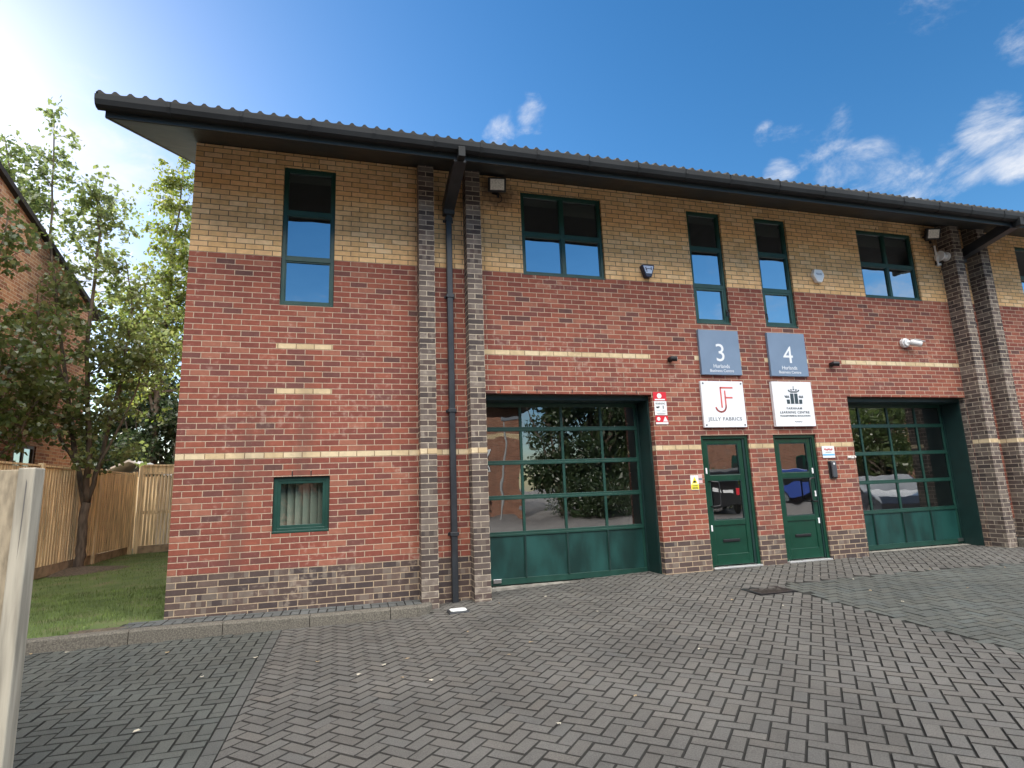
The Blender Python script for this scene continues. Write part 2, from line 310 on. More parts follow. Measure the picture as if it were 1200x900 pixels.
def herring(x0, x1, y0, y1, ang, cut, keep, c0, spread, tint, joint=.0065):
    blocks = []; ca, sa = math.cos(ang), math.sin(ang)
    cx, cy = (x0 + x1) / 2, (y0 + y1) / 2; n = int(math.hypot(x1 - x0, y1 - y0) / 2 / .1) + 4
    for i in range(-n, n):
        for j in range(-n, n):
            d = (i - j) % 4
            if d == 0: w_, h_ = 2, 1
            elif d == 3: w_, h_ = 1, 2
            else: continue
            q = joint / 2
            loc = [(i * .1 + q, j * .1 + q), ((i + w_) * .1 - q, j * .1 + q), ((i + w_) * .1 - q, (j + h_) * .1 - q), (i * .1 + q, (j + h_) * .1 - q)]
            P = [(cx + a * ca - b_ * sa, cy + a * sa + b_ * ca) for a, b_ in loc]
            mx, my = sum(p[0] for p in P) / 4, sum(p[1] for p in P) / 4
            if mx < x0 - .25 or mx > x1 + .25 or my < y0 - .25 or my > y1 + .25: continue
            if keep and not keep(mx, my): continue
            for c in cut:
                if len(P) >= 3: P = clip(P, *c)
            if mx < 3.0 and len(P) >= 3: P = clip(P, 0, -1, .452)
            if len(P) < 3: continue
            k = 1 + rng.normal() * spread; tt = rng.normal() * tint
            blocks.append((P, (c0[0] * k * (1 + tt), c0[1] * k, c0[2] * k * (1 - tt))))
    return blocks
def course(x0, x1, y0, y1, nx_, ny_, c0, spread, off=0, joint=.004):
    out = []; dx, dy = (x1 - x0) / nx_, (y1 - y0) / ny_
    for i in range(nx_):
        for j in range(ny_):
            q = joint / 2; k = 1 + rng.normal() * spread
            ox = off * dx * (j % 2)
            out.append(([(x0 + i * dx + q + ox, y0 + j * dy + q), (x0 + (i + 1) * dx - q + ox, y0 + j * dy + q), (x0 + (i + 1) * dx - q + ox, y0 + (j + 1) * dy - q), (x0 + i * dx + q + ox, y0 + (j + 1) * dy - q)], tuple(c * k for c in c0)))
    return out
def pave(name, blocks, zf, bed=None, chamfer=.005, bedz=-.011, jitter=.0012):
    V = []; Fs = []; C = []; MI = []
    for P, c in blocks:
        n = len(P); mx, my = sum(p[0] for p in P) / n, sum(p[1] for p in P) / n; o = len(V)
        dz = rng.normal() * jitter; tx, ty = rng.normal(0, .008, 2)
        for p in P: V.append((p[0], p[1], zf(*p) - .0105))
        for i, p in enumerate(P):
            a = Vector((P[i - 1][0] - p[0], P[i - 1][1] - p[1])); b_ = Vector((P[(i + 1) % n][0] - p[0], P[(i + 1) % n][1] - p[1]))
            if a.length > 1e-6: a.normalize()
            if b_.length > 1e-6: b_.normalize()
            e = Vector(p) + (a + b_) * chamfer
            V.append((e.x, e.y, zf(e.x, e.y) + dz + (e.x - mx) * tx + (e.y - my) * ty))
        Fs.append(tuple(range(o + n, o + 2 * n))); MI.append(0); C.append(c)
        for i in range(n):
            Fs.append((o + i, o + (i + 1) % n, o + n + (i + 1) % n, o + n + i)); MI.append(0); C.append(tuple(x * .3 for x in c))
    if bed:
        X0, X1, Y0, Y1 = bed; NXB, NYB = 140, 60; gx = np.linspace(X0, X1, NXB); gy = np.linspace(Y0, Y1, NYB); o = len(V)
        for yy in gy:
            for xx in gx: V.append((xx, yy, zf(xx, yy) + bedz))
        for j in range(NYB - 1):
            for i in range(NXB - 1):
                Fs.append((o + j * NXB + i, o + j * NXB + i + 1, o + (j + 1) * NXB + i + 1, o + (j + 1) * NXB + i)); MI.append(1); C.append((.03, .03, .03))
    me = bpy.data.meshes.new(name); me.from_pydata(V, [], Fs); me.materials.append(PAV); me.materials.append(SAND)
    me.polygons.foreach_set('material_index', MI)
    at = me.attributes.new('blockcol', 'FLOAT_COLOR', 'FACE'); at.data.foreach_set('color', np.array([(*c, 1) for c in C], dtype=np.float32).ravel())
    me.update(); o = bpy.data.objects.new(name, me); col.objects.link(o); return tag(o, kind='structure')
BANDX = 1.23
def kerb_y(x): return lerp(x, [(-6, -.62), (-3, -.52), (-1, -.46), (.2, -.45), (3.1, -.445)])     # front face of the kerb
def wedge(x, y):      # greyer parking bay to the right, falling to the gully
    return x > 7.35 and y < -1.25 - (x - 7.35) * .03 and (y > -1.25 - (x - 5.95) * 0 - 99) and x > 7.5 + (y + 1.2) * .40
def infront(x, y): return not (x < 3.05 and y > -.40) and not (y > .0 and not (3.9 < x < 6.5 or 10.26 < x < 12.95 or 7.3 < x < 8.2 or 8.65 < x < 9.5)) and y < .5
GREY = (.108, .103, .095); CHAR = (.082, .088, .081)
bl = herring(BANDX + .1, 15.4, -6.4, .45, R(46.5), [(1, 0, BANDX + .1)], lambda x, y: infront(x, y) and not wedge(x, y), GREY, .05, .010)
bl += herring(BANDX - 6, BANDX, -6.4, 0, R(0), [(-1, 0, -BANDX)], lambda x, y: infront(x, y), CHAR, .05, .01)
bl += herring(5.0, 15.4, -6.4, -.9, R(1.5), [], lambda x, y: infront(x, y) and wedge(x, y), tuple(c * .98 for c in CHAR), .05, .02, joint=.002)
bl += [b_ for b_ in course(BANDX, BANDX + .1, -6.4, -.452, 1, 29, (.088, .091, .086), .05)]
pave('driveway', bl, gz, bed=(-4.9, 15.5, -6.5, .5))
# raised strip between the kerb and the wall
def stripz(x, y=0): return lerp(x, [(-1, -.03), (0, -.02), (1.76, -.042), (3.1, -.045)])
sb = course(-.35, 2.93, -.325, -.125, 32, 1, (.10, .106, .106), .07) + course(-.35, 2.93, -.125, -.004, 16, 1, (.10, .106, .106), .07)
pave('paved_strip', sb, stripz, bed=(-.4, 2.93, -.33, .0))
# kerb of precast lengths
k = MB()
def kerb_run(pts, height=.115, wdt=.125):
    for (x0, x1) in pts:
        n = max(2, int((x1 - x0) / .15)); prof = []
        for i in range(n + 1):
            x = x0 + .004 + (x1 - x0 - .008) * i / n; yf = kerb_y(x); zt = stripz(x) - .004; zb = gz(x, yf) - .05
            prof.append([(x, yf, zb), (x, yf + .012, zt - .02), (x, yf + .03, zt), (x, yf + wdt, zt), (x, yf + wdt, zb)])
        vs = [p for r in prof for p in r]; fs = [(i * 5 + j, i * 5 + (j + 1) % 5, (i + 1) * 5 + (j + 1) % 5, (i + 1) * 5 + j) for i in range(n) for j in range(5)]
        fs += [tuple(range(5)), tuple(range(n * 5 + 4, n * 5 - 1, -1))]
        k.add(vs, fs)
kerb_run([(-5.7 + .915 * i, -5.7 + .915 * (i + 1)) for i in range(9)]); kerb_run([(2.535, 2.86)])
a0 = []                                            # rounded end stone turning back to the pilaster
for i in range(9):
    a = R(-90 + 90 * i / 8); cx, cy = 2.86, -.445 + .2
    a0.append((cx + .2 * math.cos(a), cy + .2 * math.sin(a), cx + .075 * math.cos(a), cy + .075 * math.sin(a)))
a0.append((3.06, -.237, 2.935, -.237))
vs = []
for x1, y1, x2, y2 in a0:
    zt = stripz(2.9) - .004; vs += [(x1, y1, gz(x1, y1) - .05), (x1 * .95 + x2 * .05, y1 * .95 + y2 * .05, zt - .02), (x1 * .8 + x2 * .2, y1 * .8 + y2 * .2, zt), (x2, y2, zt), (x2, y2, -.2)]
k.add(vs, [(i * 5 + j, i * 5 + (j + 1) % 5, (i + 1) * 5 + (j + 1) % 5, (i + 1) * 5 + j) for i in range(len(a0) - 1) for j in range(5)])
tag(k.build('kerb', KERB), kind='structure')
# kerb and raised strip that begins right of the far pair of pilasters
k = MB()
for i in range(4): k.box((13.2 + .9 * i + .003, -.40, -.1), (13.2 + .9 * (i + 1) - .003, -.275, .135))
tag(k.build('kerb', KERB, bevel=.012), kind='structure')
tag(MB().box((13.2, -.275, -.1), (20, -.0, .12)).build('paved_strip', SAND), kind='structure')
# lawn
LAWN = bpy.data.materials.new('lawn_turf'); LAWN.use_nodes = True; nt = LAWN.node_tree; b = nt.nodes['Principled BSDF']
t = N(nt, 'ShaderNodeTexCoord'); n1 = N(nt, 'ShaderNodeTexNoise'); n1.inputs['Scale'].default_value = 2.2; n1.inputs['Detail'].default_value = 8; L(nt, t.outputs['Object'], n1.inputs[0])
L(nt, ramp(nt, n1.outputs[0], [(.3, (.06, .095, .025)), (.5, (.085, .125, .035)), (.62, (.11, .125, .05)), (.75, (.15, .125, .07))], False), b.inputs['Base Color']); b.inputs['Roughness'].default_value = .95
def lz(x, y): return -.035 + .004 * min(8, max(0, y)) + .012 * math.sin(x * 2.1 + y) + .01 * math.sin(y * 1.7) 
lx = np.linspace(-6, .0, 25); ly = np.linspace(-1.6, 11, 50); m = MB()
m.add([(x, max(y, kerb_y(x) + .12), lz(x, max(y, kerb_y(x) + .12))) for y in ly for x in lx], [(j * 25 + i, j * 25 + i + 1, (j + 1) * 25 + i + 1, (j + 1) * 25 + i) for j in range(49) for i in range(24)])
tag(m.build('lawn', LAWN), kind='structure')
GRASS = mat('grass_blades', (.11, .16, .04), .7, noise=.45, nscale=3)
V = []; Fs = []
for i in range(42000):
    x = random.uniform(-4.6, -.02); y = random.uniform(-1.3, 10) if random.random() < .45 else random.uniform(-1.3, 3)
    if y < kerb_y(x) + .14 or (x > -.75 and y < .25 - (x + .75) * .2 and random.random() < .85): continue
    if math.hypot(x + 3.3, y - 6.1) < .75 and random.random() < .9: continue
    h = random.uniform(.02, .055); a = random.uniform(0, 6.28); l = random.uniform(0, .03); wd = .004; z = lz(x, y); o = len(V)
    dx, dy = math.cos(a), math.sin(a)
    V += [(x - dy * wd, y + dx * wd, z - .005), (x + dy * wd, y - dx * wd, z - .005), (x + dx * l, y + dy * l, z + h)]; Fs.append((o, o + 1, o + 2))
m = MB(); m.v = V; m.f = Fs; m.m = [0] * len(Fs); tag(m.build('grass', GRASS), 'short green lawn grass between the brick building and the wooden fence', 'grass', kind='stuff')
SOIL = mat('dry_soil_and_leaf_litter', (.09, .07, .05), .95, noise=.5, nscale=25, bump=.8)
m = MB(); n = 26; pts = [( -.42 + .38 * math.cos(a) * (1 + .3 * math.sin(3 * a)), -.27 + .22 * math.sin(a) * (1 + .25 * math.cos(2 * a))) for a in [2 * math.pi * i / n for i in range(n)]]
m.add([(x, y, lz(x, y) + .009) for x, y in pts] + [(-.42, -.27, lz(-.42, -.27) + .03)], [(i, (i + 1) % n, n) for i in range(n)])
pts = [(-3.25 + .8 * math.cos(a) * (1 + .2 * math.sin(3 * a)), 6.1 + .75 * math.sin(a)) for a in [2 * math.pi * i / n for i in range(n)]]
m.add([(x, y, lz(x, y) + .006) for x, y in pts] + [(-3.3, 6.3, lz(-3.3, 6.3) + .1)], [(i, (i + 1) % n, n) for i in range(n)])
tag(m.build('soil', SOIL), kind='structure')

# ------------------------------------------------------------------ THE BRICK BUILDING
B = thing('brick_building', (0, 0, 0), 'two storey red and buff brick business units with green doors and a dark eaves', 'building')
XE, YB, ZT = 19.5, 13.0, 6.04
WIN = dict(a=(1.11, 1.795, 3.825, 5.84), b=(1.12, 1.795, .87, 1.565), c=(4.52, 5.875, 4.48, 5.845), d=(7.435, 8.09, 3.84, 5.832), e=(8.78, 9.44, 3.84, 5.832), f=(11.01, 12.345, 4.487, 5.82), g=(15.07, 16.42, 4.487, 5.82))
G1 = (3.86, 6.51, -.2, 2.66); G2 = (10.255, 12.965, -.2, 2.66); D3 = (7.30, 8.175, -.1, 2.02); D4 = (8.645, 9.49, -.1, 2.018)
holes = list(WIN.values()) + [G1, G2, D3, D4]
stripsX = [(1.09, 1.80, 2.625), (1.09, 1.80, 3.225), (3.84, 6.54, 3.225), (7.33, 8.215, 3.225), (8.66, 9.545, 3.225), (10.25, 12.97, 3.225)]
bx = sorted({0, XE} | {v for h in holes for v in h[:2]} | {v for s in stripsX for v in s[:2]})
bz = sorted({-.25, .45, 1.8, 1.875, 2.625, 2.7, 3.225, 3.3, 4.5, ZT} | {v for h in holes for v in h[2:]} - {-.2, -.1} | {-.2, -.1})
wm = MB()
def zone(x, z):
    if z < .45: return 2
    if 1.8 < z < 1.875: return 3
    for a, b_, z0 in stripsX:
        if a < x < b_ and z0 < z < z0 + .075: return 3
    return 1 if z > 4.5 else 0
for i in range(len(bx) - 1):
    for j in range(len(bz) - 1):
        xm, zm = (bx[i] + bx[i + 1]) / 2, (bz[j] + bz[j + 1]) / 2
        if any(h[0] < xm < h[1] and h[2] < zm < h[3] for h in holes): continue
        wm.quad((bx[i], 0, bz[j]), (bx[i + 1], 0, bz[j]), (bx[i + 1], 0, bz[j + 1]), (bx[i], 0, bz[j + 1]), zone(xm, zm))
for h in holes:                        # brick reveals
    dp = .112
    for j in range(len(bz) - 1):
        zm = (bz[j] + bz[j + 1]) / 2
        if h[2] < zm < h[3]:
            for x in h[:2]: wm.quad((x, 0, bz[j]), (x, dp, bz[j]), (x, dp, bz[j + 1]), (x, 0, bz[j + 1]), 4 if h is G2 and x == h[1] and zm > .45 else zone(x + (.01 if x == h[1] else -.01), zm))
    zc = zone((h[0] + h[1]) / 2, h[3] - .01)
    wm.quad((h[0], 0, h[3]), (h[1], 0, h[3]), (h[1], dp, h[3]), (h[0], dp, h[3]), zc)
    if h[2] > .3: wm.quad((h[0], 0, h[2]), (h[1], 0, h[2]), (h[1], dp, h[2]), (h[0], dp, h[2]), 0)
TAN = .4366; RID = 6.4
def soff(y): return 6.05 + TAN * y
for x in (0, XE):                      # gable walls
    for z0, z1, mi in ((-.25, .45, 2), (.45, 1.8, 0), (1.8, 1.875, 3), (1.875, 4.5, 0), (4.5, ZT, 1)):
        wm.quad((x, 0, z0), (x, YB, z0), (x, YB, z1), (x, 0, z1), mi)
    wm.add([(x, 0, ZT), (x, YB, ZT), (x, RID, soff(RID))], [(0, 1, 2)], 1)
wm.quad((0, YB, -.25), (XE, YB, -.25), (XE, YB, ZT), (0, YB, ZT), 0)
wm.build('wall', [RED, YEL, PLI, CRM, PIL], B)
# weep-hole joints over the heads
m = MB()
for xc, zt in ((1.34, 1.567), (1.565, 1.567), (4.9, 5.847), (5.5, 5.847), (1.35, 5.842), (1.57, 5.842), (7.75, 5.834), (9.1, 5.834), (11.5, 5.822), (12.0, 5.822), (4.1, 2.662), (4.65, 2.662), (5.2, 2.662), (5.75, 2.662), (6.25, 2.662)):
    m.box((xc - .006, -.0015, zt + .006), (xc + .006, .004, zt + .066))
tag(m.build('weep_holes', BLACK, B), kind='stuff')
# pilasters
PILX = [(2.93, 3.147), (3.612, 3.828), (12.972, 13.187), (13.655, 13.87)]
for x0, x1 in PILX:
    m = MB(); p = .235 if x0 < 5 else .28
    for z0, z1, mi in ((-.25, 1.8, 0), (1.8, 1.875, 1), (1.875, 6.03, 0)):
        m.quad((0, -p, z0), (x1 - x0, -p, z0), (x1 - x0, -p, z1), (0, -p, z1), mi)
        m.quad((0, -p, z0), (0, -.0005, z0), (0, -.0005, z1), (0, -p, z1), mi); m.quad((x1 - x0, -p, z0), (x1 - x0, -.0005, z0), (x1 - x0, -.0005, z1), (x1 - x0, -p, z1), mi)
    o = m.build('pilaster', [PIL, CRM], B, loc=(x0, 0, 0))
# interior shell (seen only through glass)
m = MB()
for z0, z1 in ((-.02, 2.85), (3.0, 6.0)):
    a, b_ = (.35, .62, z0), (XE - .35, 5.2, z1)
    m.quad((a[0], b_[1], z0), (b_[0], b_[1], z0), (b_[0], b_[1], z1), (a[0], b_[1], z1)); m.quad((a[0], a[1], z0), (b_[0], a[1], z0), (b_[0], b_[1], z0), (a[0], b_[1], z0)); m.quad((a[0], a[1], z1), (b_[0], a[1], z1), (b_[0], b_[1], z1), (a[0], b_[1], z1))
    for x in (a[0], 3.3, 6.9, 8.4, 9.8, 13.4, b_[0]): m.quad((x, .62, z0), (x, 5.2, z0), (x, 5.2, z1), (x, .62, z1))
m.build('interior', INT, B)
# windows: frame mesh + panes (+ handle)
def window(x0, x1, z0, z1, cols, rows, handle=None, open_sash=None, blind=False):
    y0, y1 = .035, .105; m = MB(); t_ = .05
    m.ring(x0 + .002, x1 - .002, z0 + .002, z1 - .002, t_, y0, y1, tb=.06)
    xc = [x0 + t_] + [x0 + (x1 - x0) * i / cols for i in range(1, cols)] + [x1 - t_]; zc = [z0 + .06] + [z0 + (z1 - z0) * i / rows for i in range(1, rows)] + [z1 - t_]
    for i in range(1, cols): m.box((xc[i] - .027, y0 + .003, z0 + .06), (xc[i] + .027, y1 - .003, z1 - t_))
    for j in range(1, rows): m.box((x0 + t_, y0 + .0015, zc[j] - .03), (x1 - t_, y1 - .0015, zc[j] + .03))
    m.box((x0 + .004, y0 - .03, z0 + .003), (x1 - .004, y0 - .001, z0 + .03))           # projecting cill nose
    wo_ = m.build('window', GREEN, B, bevel=.004)
    for i in range(cols):
        for j in range(rows):
            xa = xc[i] + (.027 if i else 0); xb = xc[i + 1] - (.027 if i < cols - 1 else 0); za = zc[j] + (.03 if j else 0); zb = zc[j + 1] - (.03 if j < rows - 1 else 0)
            if open_sash == (i, j) or open_sash == 'all':
                s_ = MB().ring(xa + .001, xb - .001, za + .001, zb - .001, .036, y0 + .006, y1 - .02).build('sash', GREEN, wo_, bevel=.003); xa += .036; xb -= .036; za += .036; zb -= .036
            else:
                MB().ring(xa + .001, xb - .001, za + .001, zb - .001, .014, y0 + .012, y0 + .03).build('glazing_bead', GREEN, wo_)
            MB().quad((xa, y0 + .033, za), (xb, y0 + .033, za), (xb, y0 + .033, zb), (xa, y0 + .033, zb)).build('pane', BGLASS if blind else GLASS, wo_)
    if handle:
        hx, hz = handle; h = MB().box((hx - .014, y0 - .012, hz - .05), (hx + .014, y0 - .0005, hz + .05)); h.tube([(hx, y0 - .01, hz), (hx, y0 - .045, hz), (hx, y0 - .05, hz - .1)], .01, 6); h.build('handle', BLACK, wo_)
    if not blind and z1 > 5:
        for i in range(cols): MB().box((xc[i] + .01, y1 + .03, z1 - .05 - (.16, .11, .22)[(i + int(x0)) % 3]), (xc[i + 1] - .01, y1 + .045, z1 - .05)).build('roller_blind', BLIND, wo_)
    if blind:
        s_ = MB(); n_ = int((x1 - x0 - .1) / .085)
        for i in range(n_):
            x = x0 + .06 + (x1 - x0 - .12) * (i + .5) / n_; s_.box((-.052, -.002, z0 + .09), (.052, .002, z1 - .05), mat4=Matrix.Translation((x, y1 + .09, 0)) @ Matrix.Rotation(R(38), 4, 'Z'))
        s_.box((x0 + .05, y1 + .06, z1 - .06), (x1 - .05, y1 + .12, z1 - .02)); s_.build('blind', BLIND, wo_)
    return wo_
wd = WIN
window(*wd['a'], 1, 3); window(*wd['b'], 1, 1, open_sash=(0, 0), blind=True)
window(*wd['c'], 2, 2); window(*wd['d'], 1, 3, handle=(8.055, 4.06), open_sash=(0, 0)); window(*wd['e'], 1, 3, handle=(8.815, 4.06), open_sash=(0, 0))
window(*wd['f'], 2, 2); window(*wd['g'], 2, 2)
# roller blind half down behind the first upper window pair
# sectional garage doors
def garage(h, cx, handed):
    x0, x1, _, z1 = h; yd = .45; t = thing_child = None
    zb = gz(cx, .1) + .005 if h is G1 else .012
    m = MB()          # green lined reveal + head
    for xa, xb in ((x0 + .002, x0 + .03), (x1 - .03, x1 - .002)): m.box((xa, .113, zb - .05), (xb, yd + .03, z1 - .002))
    m.box((x0 + .03, .113, z1 - .075), (x1 - .03, yd + .03, z1 - .002)); m.box((x0 + .03, yd - .012, zb - .05), (x0 + .055, yd + .05, z1 - .075)); m.box((x1 - .055, yd - .012, zb - .05), (x1 - .03, yd + .05, z1 - .075))
    xl, xr = x0 + .056, x1 - .056; half_ = .66
    d = MB(); mull = [cx - half_, cx, cx + half_]
    rails = [zb + .012, .67, 1.187, 1.694, 2.193, z1 - .077]
    edges = [xl] + mull + [xr]
    for i, z in enumerate(rails):
        hh = (.075, 0) if i == 0 else ((0, .05) if i == 5 else (.028, .032))
        lo, hi = (z, z + .085) if i == 0 else ((z - .055, z) if i == 5 else (z - .032, z + .03))
        d.box((xl, yd, lo), (xr, yd + .04, hi))
        if 0 < i < 5: d.box((xl, yd - .006, z - .034), (xr, yd - .001, z - .004)); 
    for j, x in enumerate([xl + .02] + mull + [xr - .02]):
        d.box((x - .02, yd + .002, zb + .1), (x + .02, yd + .038, z1 - .132))
        if 0 < j < 4: d.box((x - .012, yd - .012, zb + .1), (x + .012, yd + .0015, .64), 1)
    go = d.build('garage_door', [GREEN, GDARK], B, bevel=.003)
    m.build('door_lining', GDARK, go)
    for i in range(4):
        xa, xb = edges[i] + (.02 if i else .04), edges[i + 1] - (.02 if i < 3 else .04)
        MB().box((xa, yd + .012, zb + .097), (xb, yd + .03, .638)).build('panel', GPANEL, go)
        for j in range(1, 5):
            za, zb_ = rails[j] + .03, rails[j + 1] - (.032 if j < 4 else .055)
            MB().quad((xa, yd + .019, za), (xb, yd + .019, za), (xb, yd + .019, zb_), (xa, yd + .019, zb_)).build('pane', GGLASS, go)
    MB().box((x0 + .03, .33, zb - .08), (x1 - .03, yd + .02, zb - .004)).build('threshold', CONC, go)
    hx = xl + .1 if handed < 0 else xr - .12
    hnd = MB(); hnd.box((hx, yd - .022, zb + .045), (hx + .12, yd - .001, zb + .1)); hnd.build('handle', STEEL, go, bevel=.004)
    return go
garage(G1, 5.175, -1); garage(G2, 11.60, 1)
# entrance doors
def entrance(h, hinge_right):
    x0, x1, _, z1 = h; zb = .028; yf = .028; yl = .055
    f = MB().ring(x0 + .002, x1 - .002, zb, z1 - .002, .052, yf, .11, tb=.001)
    do = f.build('door', DGREEN, B, bevel=.004)
    hx0, hx1 = (x0 + .06, x1 - .1) if hinge_right else (x0 + .06, x1 - .085)
    # fixed side trim on the hinge side
    MB().box((hx1 + .004, yl - .012, zb + .02), (x1 - .055, .1, z1 - .056)).build('door_trim', GDARK, do)
    MB().box((x0 + .054, .09, zb), (x1 - .054, .108, z1 - .054)).build('weather_seal', BLACK, do) if False else None
    lf = MB(); zt = z1 - .06
    lf.ring(hx0, hx1, zb + .02, zt, .075, yl, yl + .045, tb=.16, tt=.075)
    lf.box((hx0 + .075, yl + .001, 1.315), (hx1 - .075, yl + .044, 1.40)); lf.box((hx0 + .075, yl + .001, .635), (hx1 - .075, yl + .044, .715))
    lo = lf.build('door_leaf', DGREEN, do, bevel=.004)
    MB().box((hx0 + .075, yl + .014, zb + .18), (hx1 - .075, yl + .03, .635)).build('kick_panel', DGREEN, do)
    for za, zb2 in ((.715, 1.315), (1.40, zt - .075)):
        MB().ring(hx0 + .075, hx1 - .075, za, zb2, .012, yl + .004, yl + .02).build('glazing_bead', GDARK, do)
        MB().quad((hx0 + .086, yl + .021, za + .011), (hx1 - .086, yl + .021, za + .011), (hx1 - .086, yl + .021, zb2 - .011), (hx0 + .086, yl + .021, zb2 - .011)).build('pane', GGLASS, do)
    xc = (hx0 + hx1) / 2
    MB().box((xc - .15, yl + .002, .385), (xc + .15, yl + .0135, .425)).box((xc - .135, yl - .004, .391), (xc + .135, yl + .0015, .419)).build('letter_plate', BLACK, do, bevel=.002)
    hx, s_ = (hx0 + .055, 1) if hinge_right else (hx1 - .05, -1)
    hd = MB(); hd.tube([(hx, yl - .001, 1.305), (hx, yl - .06, 1.305), (hx + .1 * s_, yl - .075, 1.295), (hx + .115 * s_, yl - .075, 1.27), (hx + .115 * s_, yl - .075, .96), (hx + .1 * s_, yl - .075, .935), (hx, yl - .06, .925), (hx, yl - .001, .925)], .0125, 8)
    hd.build('pull_handle', BLACK, do, smooth=True)
    for zz in (1.47, .6) if hinge_right else (1.42, 1.05, .62):
        xq = hx0 + .02 if hinge_right else hx1 - .02
        MB().box((xq - .014, yl - .012, zz - .045), (xq + .014, yl - .001, zz + .045)).build('lock_cover', WHITE, do, bevel=.003)
    MB().box((x0 + .01, -.035, .004), (x1 - .01, .1, .03)).build('threshold', ALU, do, bevel=.004)
    return do
d3 = entrance(D3, True); d4 = entrance(D4, False)
# roof, soffit, fascia, gutter
def troll(u):      # roll of a pan tile
    u = u % 1.0
    return .034 * (math.sin(math.pi * u / .45) ** .8) if u < .45 else -.006 * math.sin(math.pi * (u - .45) / .55)
m = MB(); pit = .15; X0r = -.72; nxr = int((XE + .9 - X0r) / pit) * 7; xs_ = [X0r + pit * i / 7 for i in range(nxr + 1)]
def roofz(y): return soff(y) + .245
yr = []; yy = -1.17
while yy < RID: yr.append((yy, .022)); yr.append((min(yy + .31, RID), 0.0)); yy += .31
vs = []
for y, dz in yr: vs += [(x, y, roofz(y) + dz + troll((x - X0r) / pit)) for x in xs_]
n = len(xs_); fs = [(j * n + i, j * n + i + 1, (j + 1) * n + i + 1, (j + 1) * n + i) for j in range(len(yr) - 1) for i in range(n - 1)]
vs += [(x, -1.17, roofz(-1.17) - .012) for x in xs_]; o_ = len(yr) * n; fs += [(o_ + i, o_ + i + 1, i + 1, i) for i in range(n - 1)]   # tile ends at the eaves
vs += [(x, -1.0, roofz(-1.0) - .012) for x in xs_]; fs += [(o_ + n + i, o_ + n + i + 1, o_ + i + 1, o_ + i) for i in range(n - 1)]
m.add(vs, fs); ye = 14.0; zr = roofz(RID)
m.quad((X0r, RID, zr + .02), (XE + .9, RID, zr + .02), (XE + .9, ye, zr - TAN * (ye - RID)), (X0r, ye, zr - TAN * (ye - RID)))
ro = m.build('roof', TILE, B)
m = MB(); m.add([(X0r, -1.17, roofz(-1.17) + .03), (X0r, RID, roofz(RID) + .03), (X0r, RID, roofz(RID) - .06), (X0r, -1.17, roofz(-1.17) - .06), (X0r + .02, -1.17, roofz(-1.17) + .03), (X0r + .02, RID, roofz(RID) + .03), (X0r + .02, RID, roofz(RID) - .06), (X0r + .02, -1.17, roofz(-1.17) - .06)], [(0, 1, 2, 3), (4, 5, 6, 7), (0, 1, 5, 4), (3, 2, 6, 7), (0, 4, 7, 3)])
m.build('verge_cloak', TILE, ro)
m = MB(); m.tube([(X0r, RID, zr + .01), (XE + .9, RID, zr + .01)], .1, 10); m.build('ridge_tiles', TILE, ro, smooth=True)
m = MB(); ev = -1.02
for (xa, xb, ya, yb) in ((-.64, XE + .6, ev, -.0), (-.64, -.001, .0, RID)):
    m.add([(xa, ya, soff(ya)), (xb, ya, soff(ya)), (xb, yb, soff(yb)), (xa, yb, soff(yb)), (xa, ya, soff(ya) + .015), (xb, ya, soff(ya) + .015), (xb, yb, soff(yb) + .015), (xa, yb, soff(yb) + .015)], [(0, 1, 2, 3), (4, 5, 6, 7), (0, 1, 5, 4), (2, 3, 7, 6), (1, 2, 6, 5), (0, 3, 7, 4)])
m.build('soffit', SOFF, B)
m = MB(); m.box((-.66, ev - .024, soff(ev) - .012), (XE + .6, ev - .001, roofz(ev) - .03))
m.build('fascia', FASC, B)
m = MB(); m.add([(x, y, z) for x in (-.664, -.642) for (y, z) in ((ev, soff(ev) - .012), (RID, soff(RID) - .012), (RID, roofz(RID) - .03), (ev, roofz(ev) - .03))], [(0, 1, 2, 3), (4, 5, 6, 7), (0, 1, 5, 4), (1, 2, 6, 5), (2, 3, 7, 6), (3, 0, 4, 7)])
m.build('bargeboard', FASC, B)
def gut(sc_=0):
    s = sc_; return [(-1.046, 5.795), (-1.046, 5.672 - s), (-1.062, 5.655 - s), (-1.12, 5.652 - s), (-1.155, 5.672 - s), (-1.176 - s, 5.725), (-1.18 - s, 5.783 + s), (-1.168, 5.79), (-1.166, 5.73), (-1.146, 5.684), (-1.118, 5.666), (-1.066, 5.668), (-1.058, 5.68), (-1.058, 5.795)]
go = MB().prism(gut(), 'x', -.722, XE + .8).build('gutter', GUT, B)
MB().prism(gut()[:8], 'x', -.727, -.7225).build('stop_end', GUT, go)
for x in [.0, .76, 1.52, 2.28, 3.045, 3.653, 4.434, 5.193, 5.95, 6.71, 7.47, 8.348, 9.2, 10.048, 10.793, 11.563, 12.293, 13.057, 13.75, 14.5, 15.3, 16.1]:
    MB().prism(gut(.008)[:7] + [(-1.17, 5.80), (-1.05, 5.80)], 'x', x - .016, x + .016).build('gutter_joint', GUT, go)
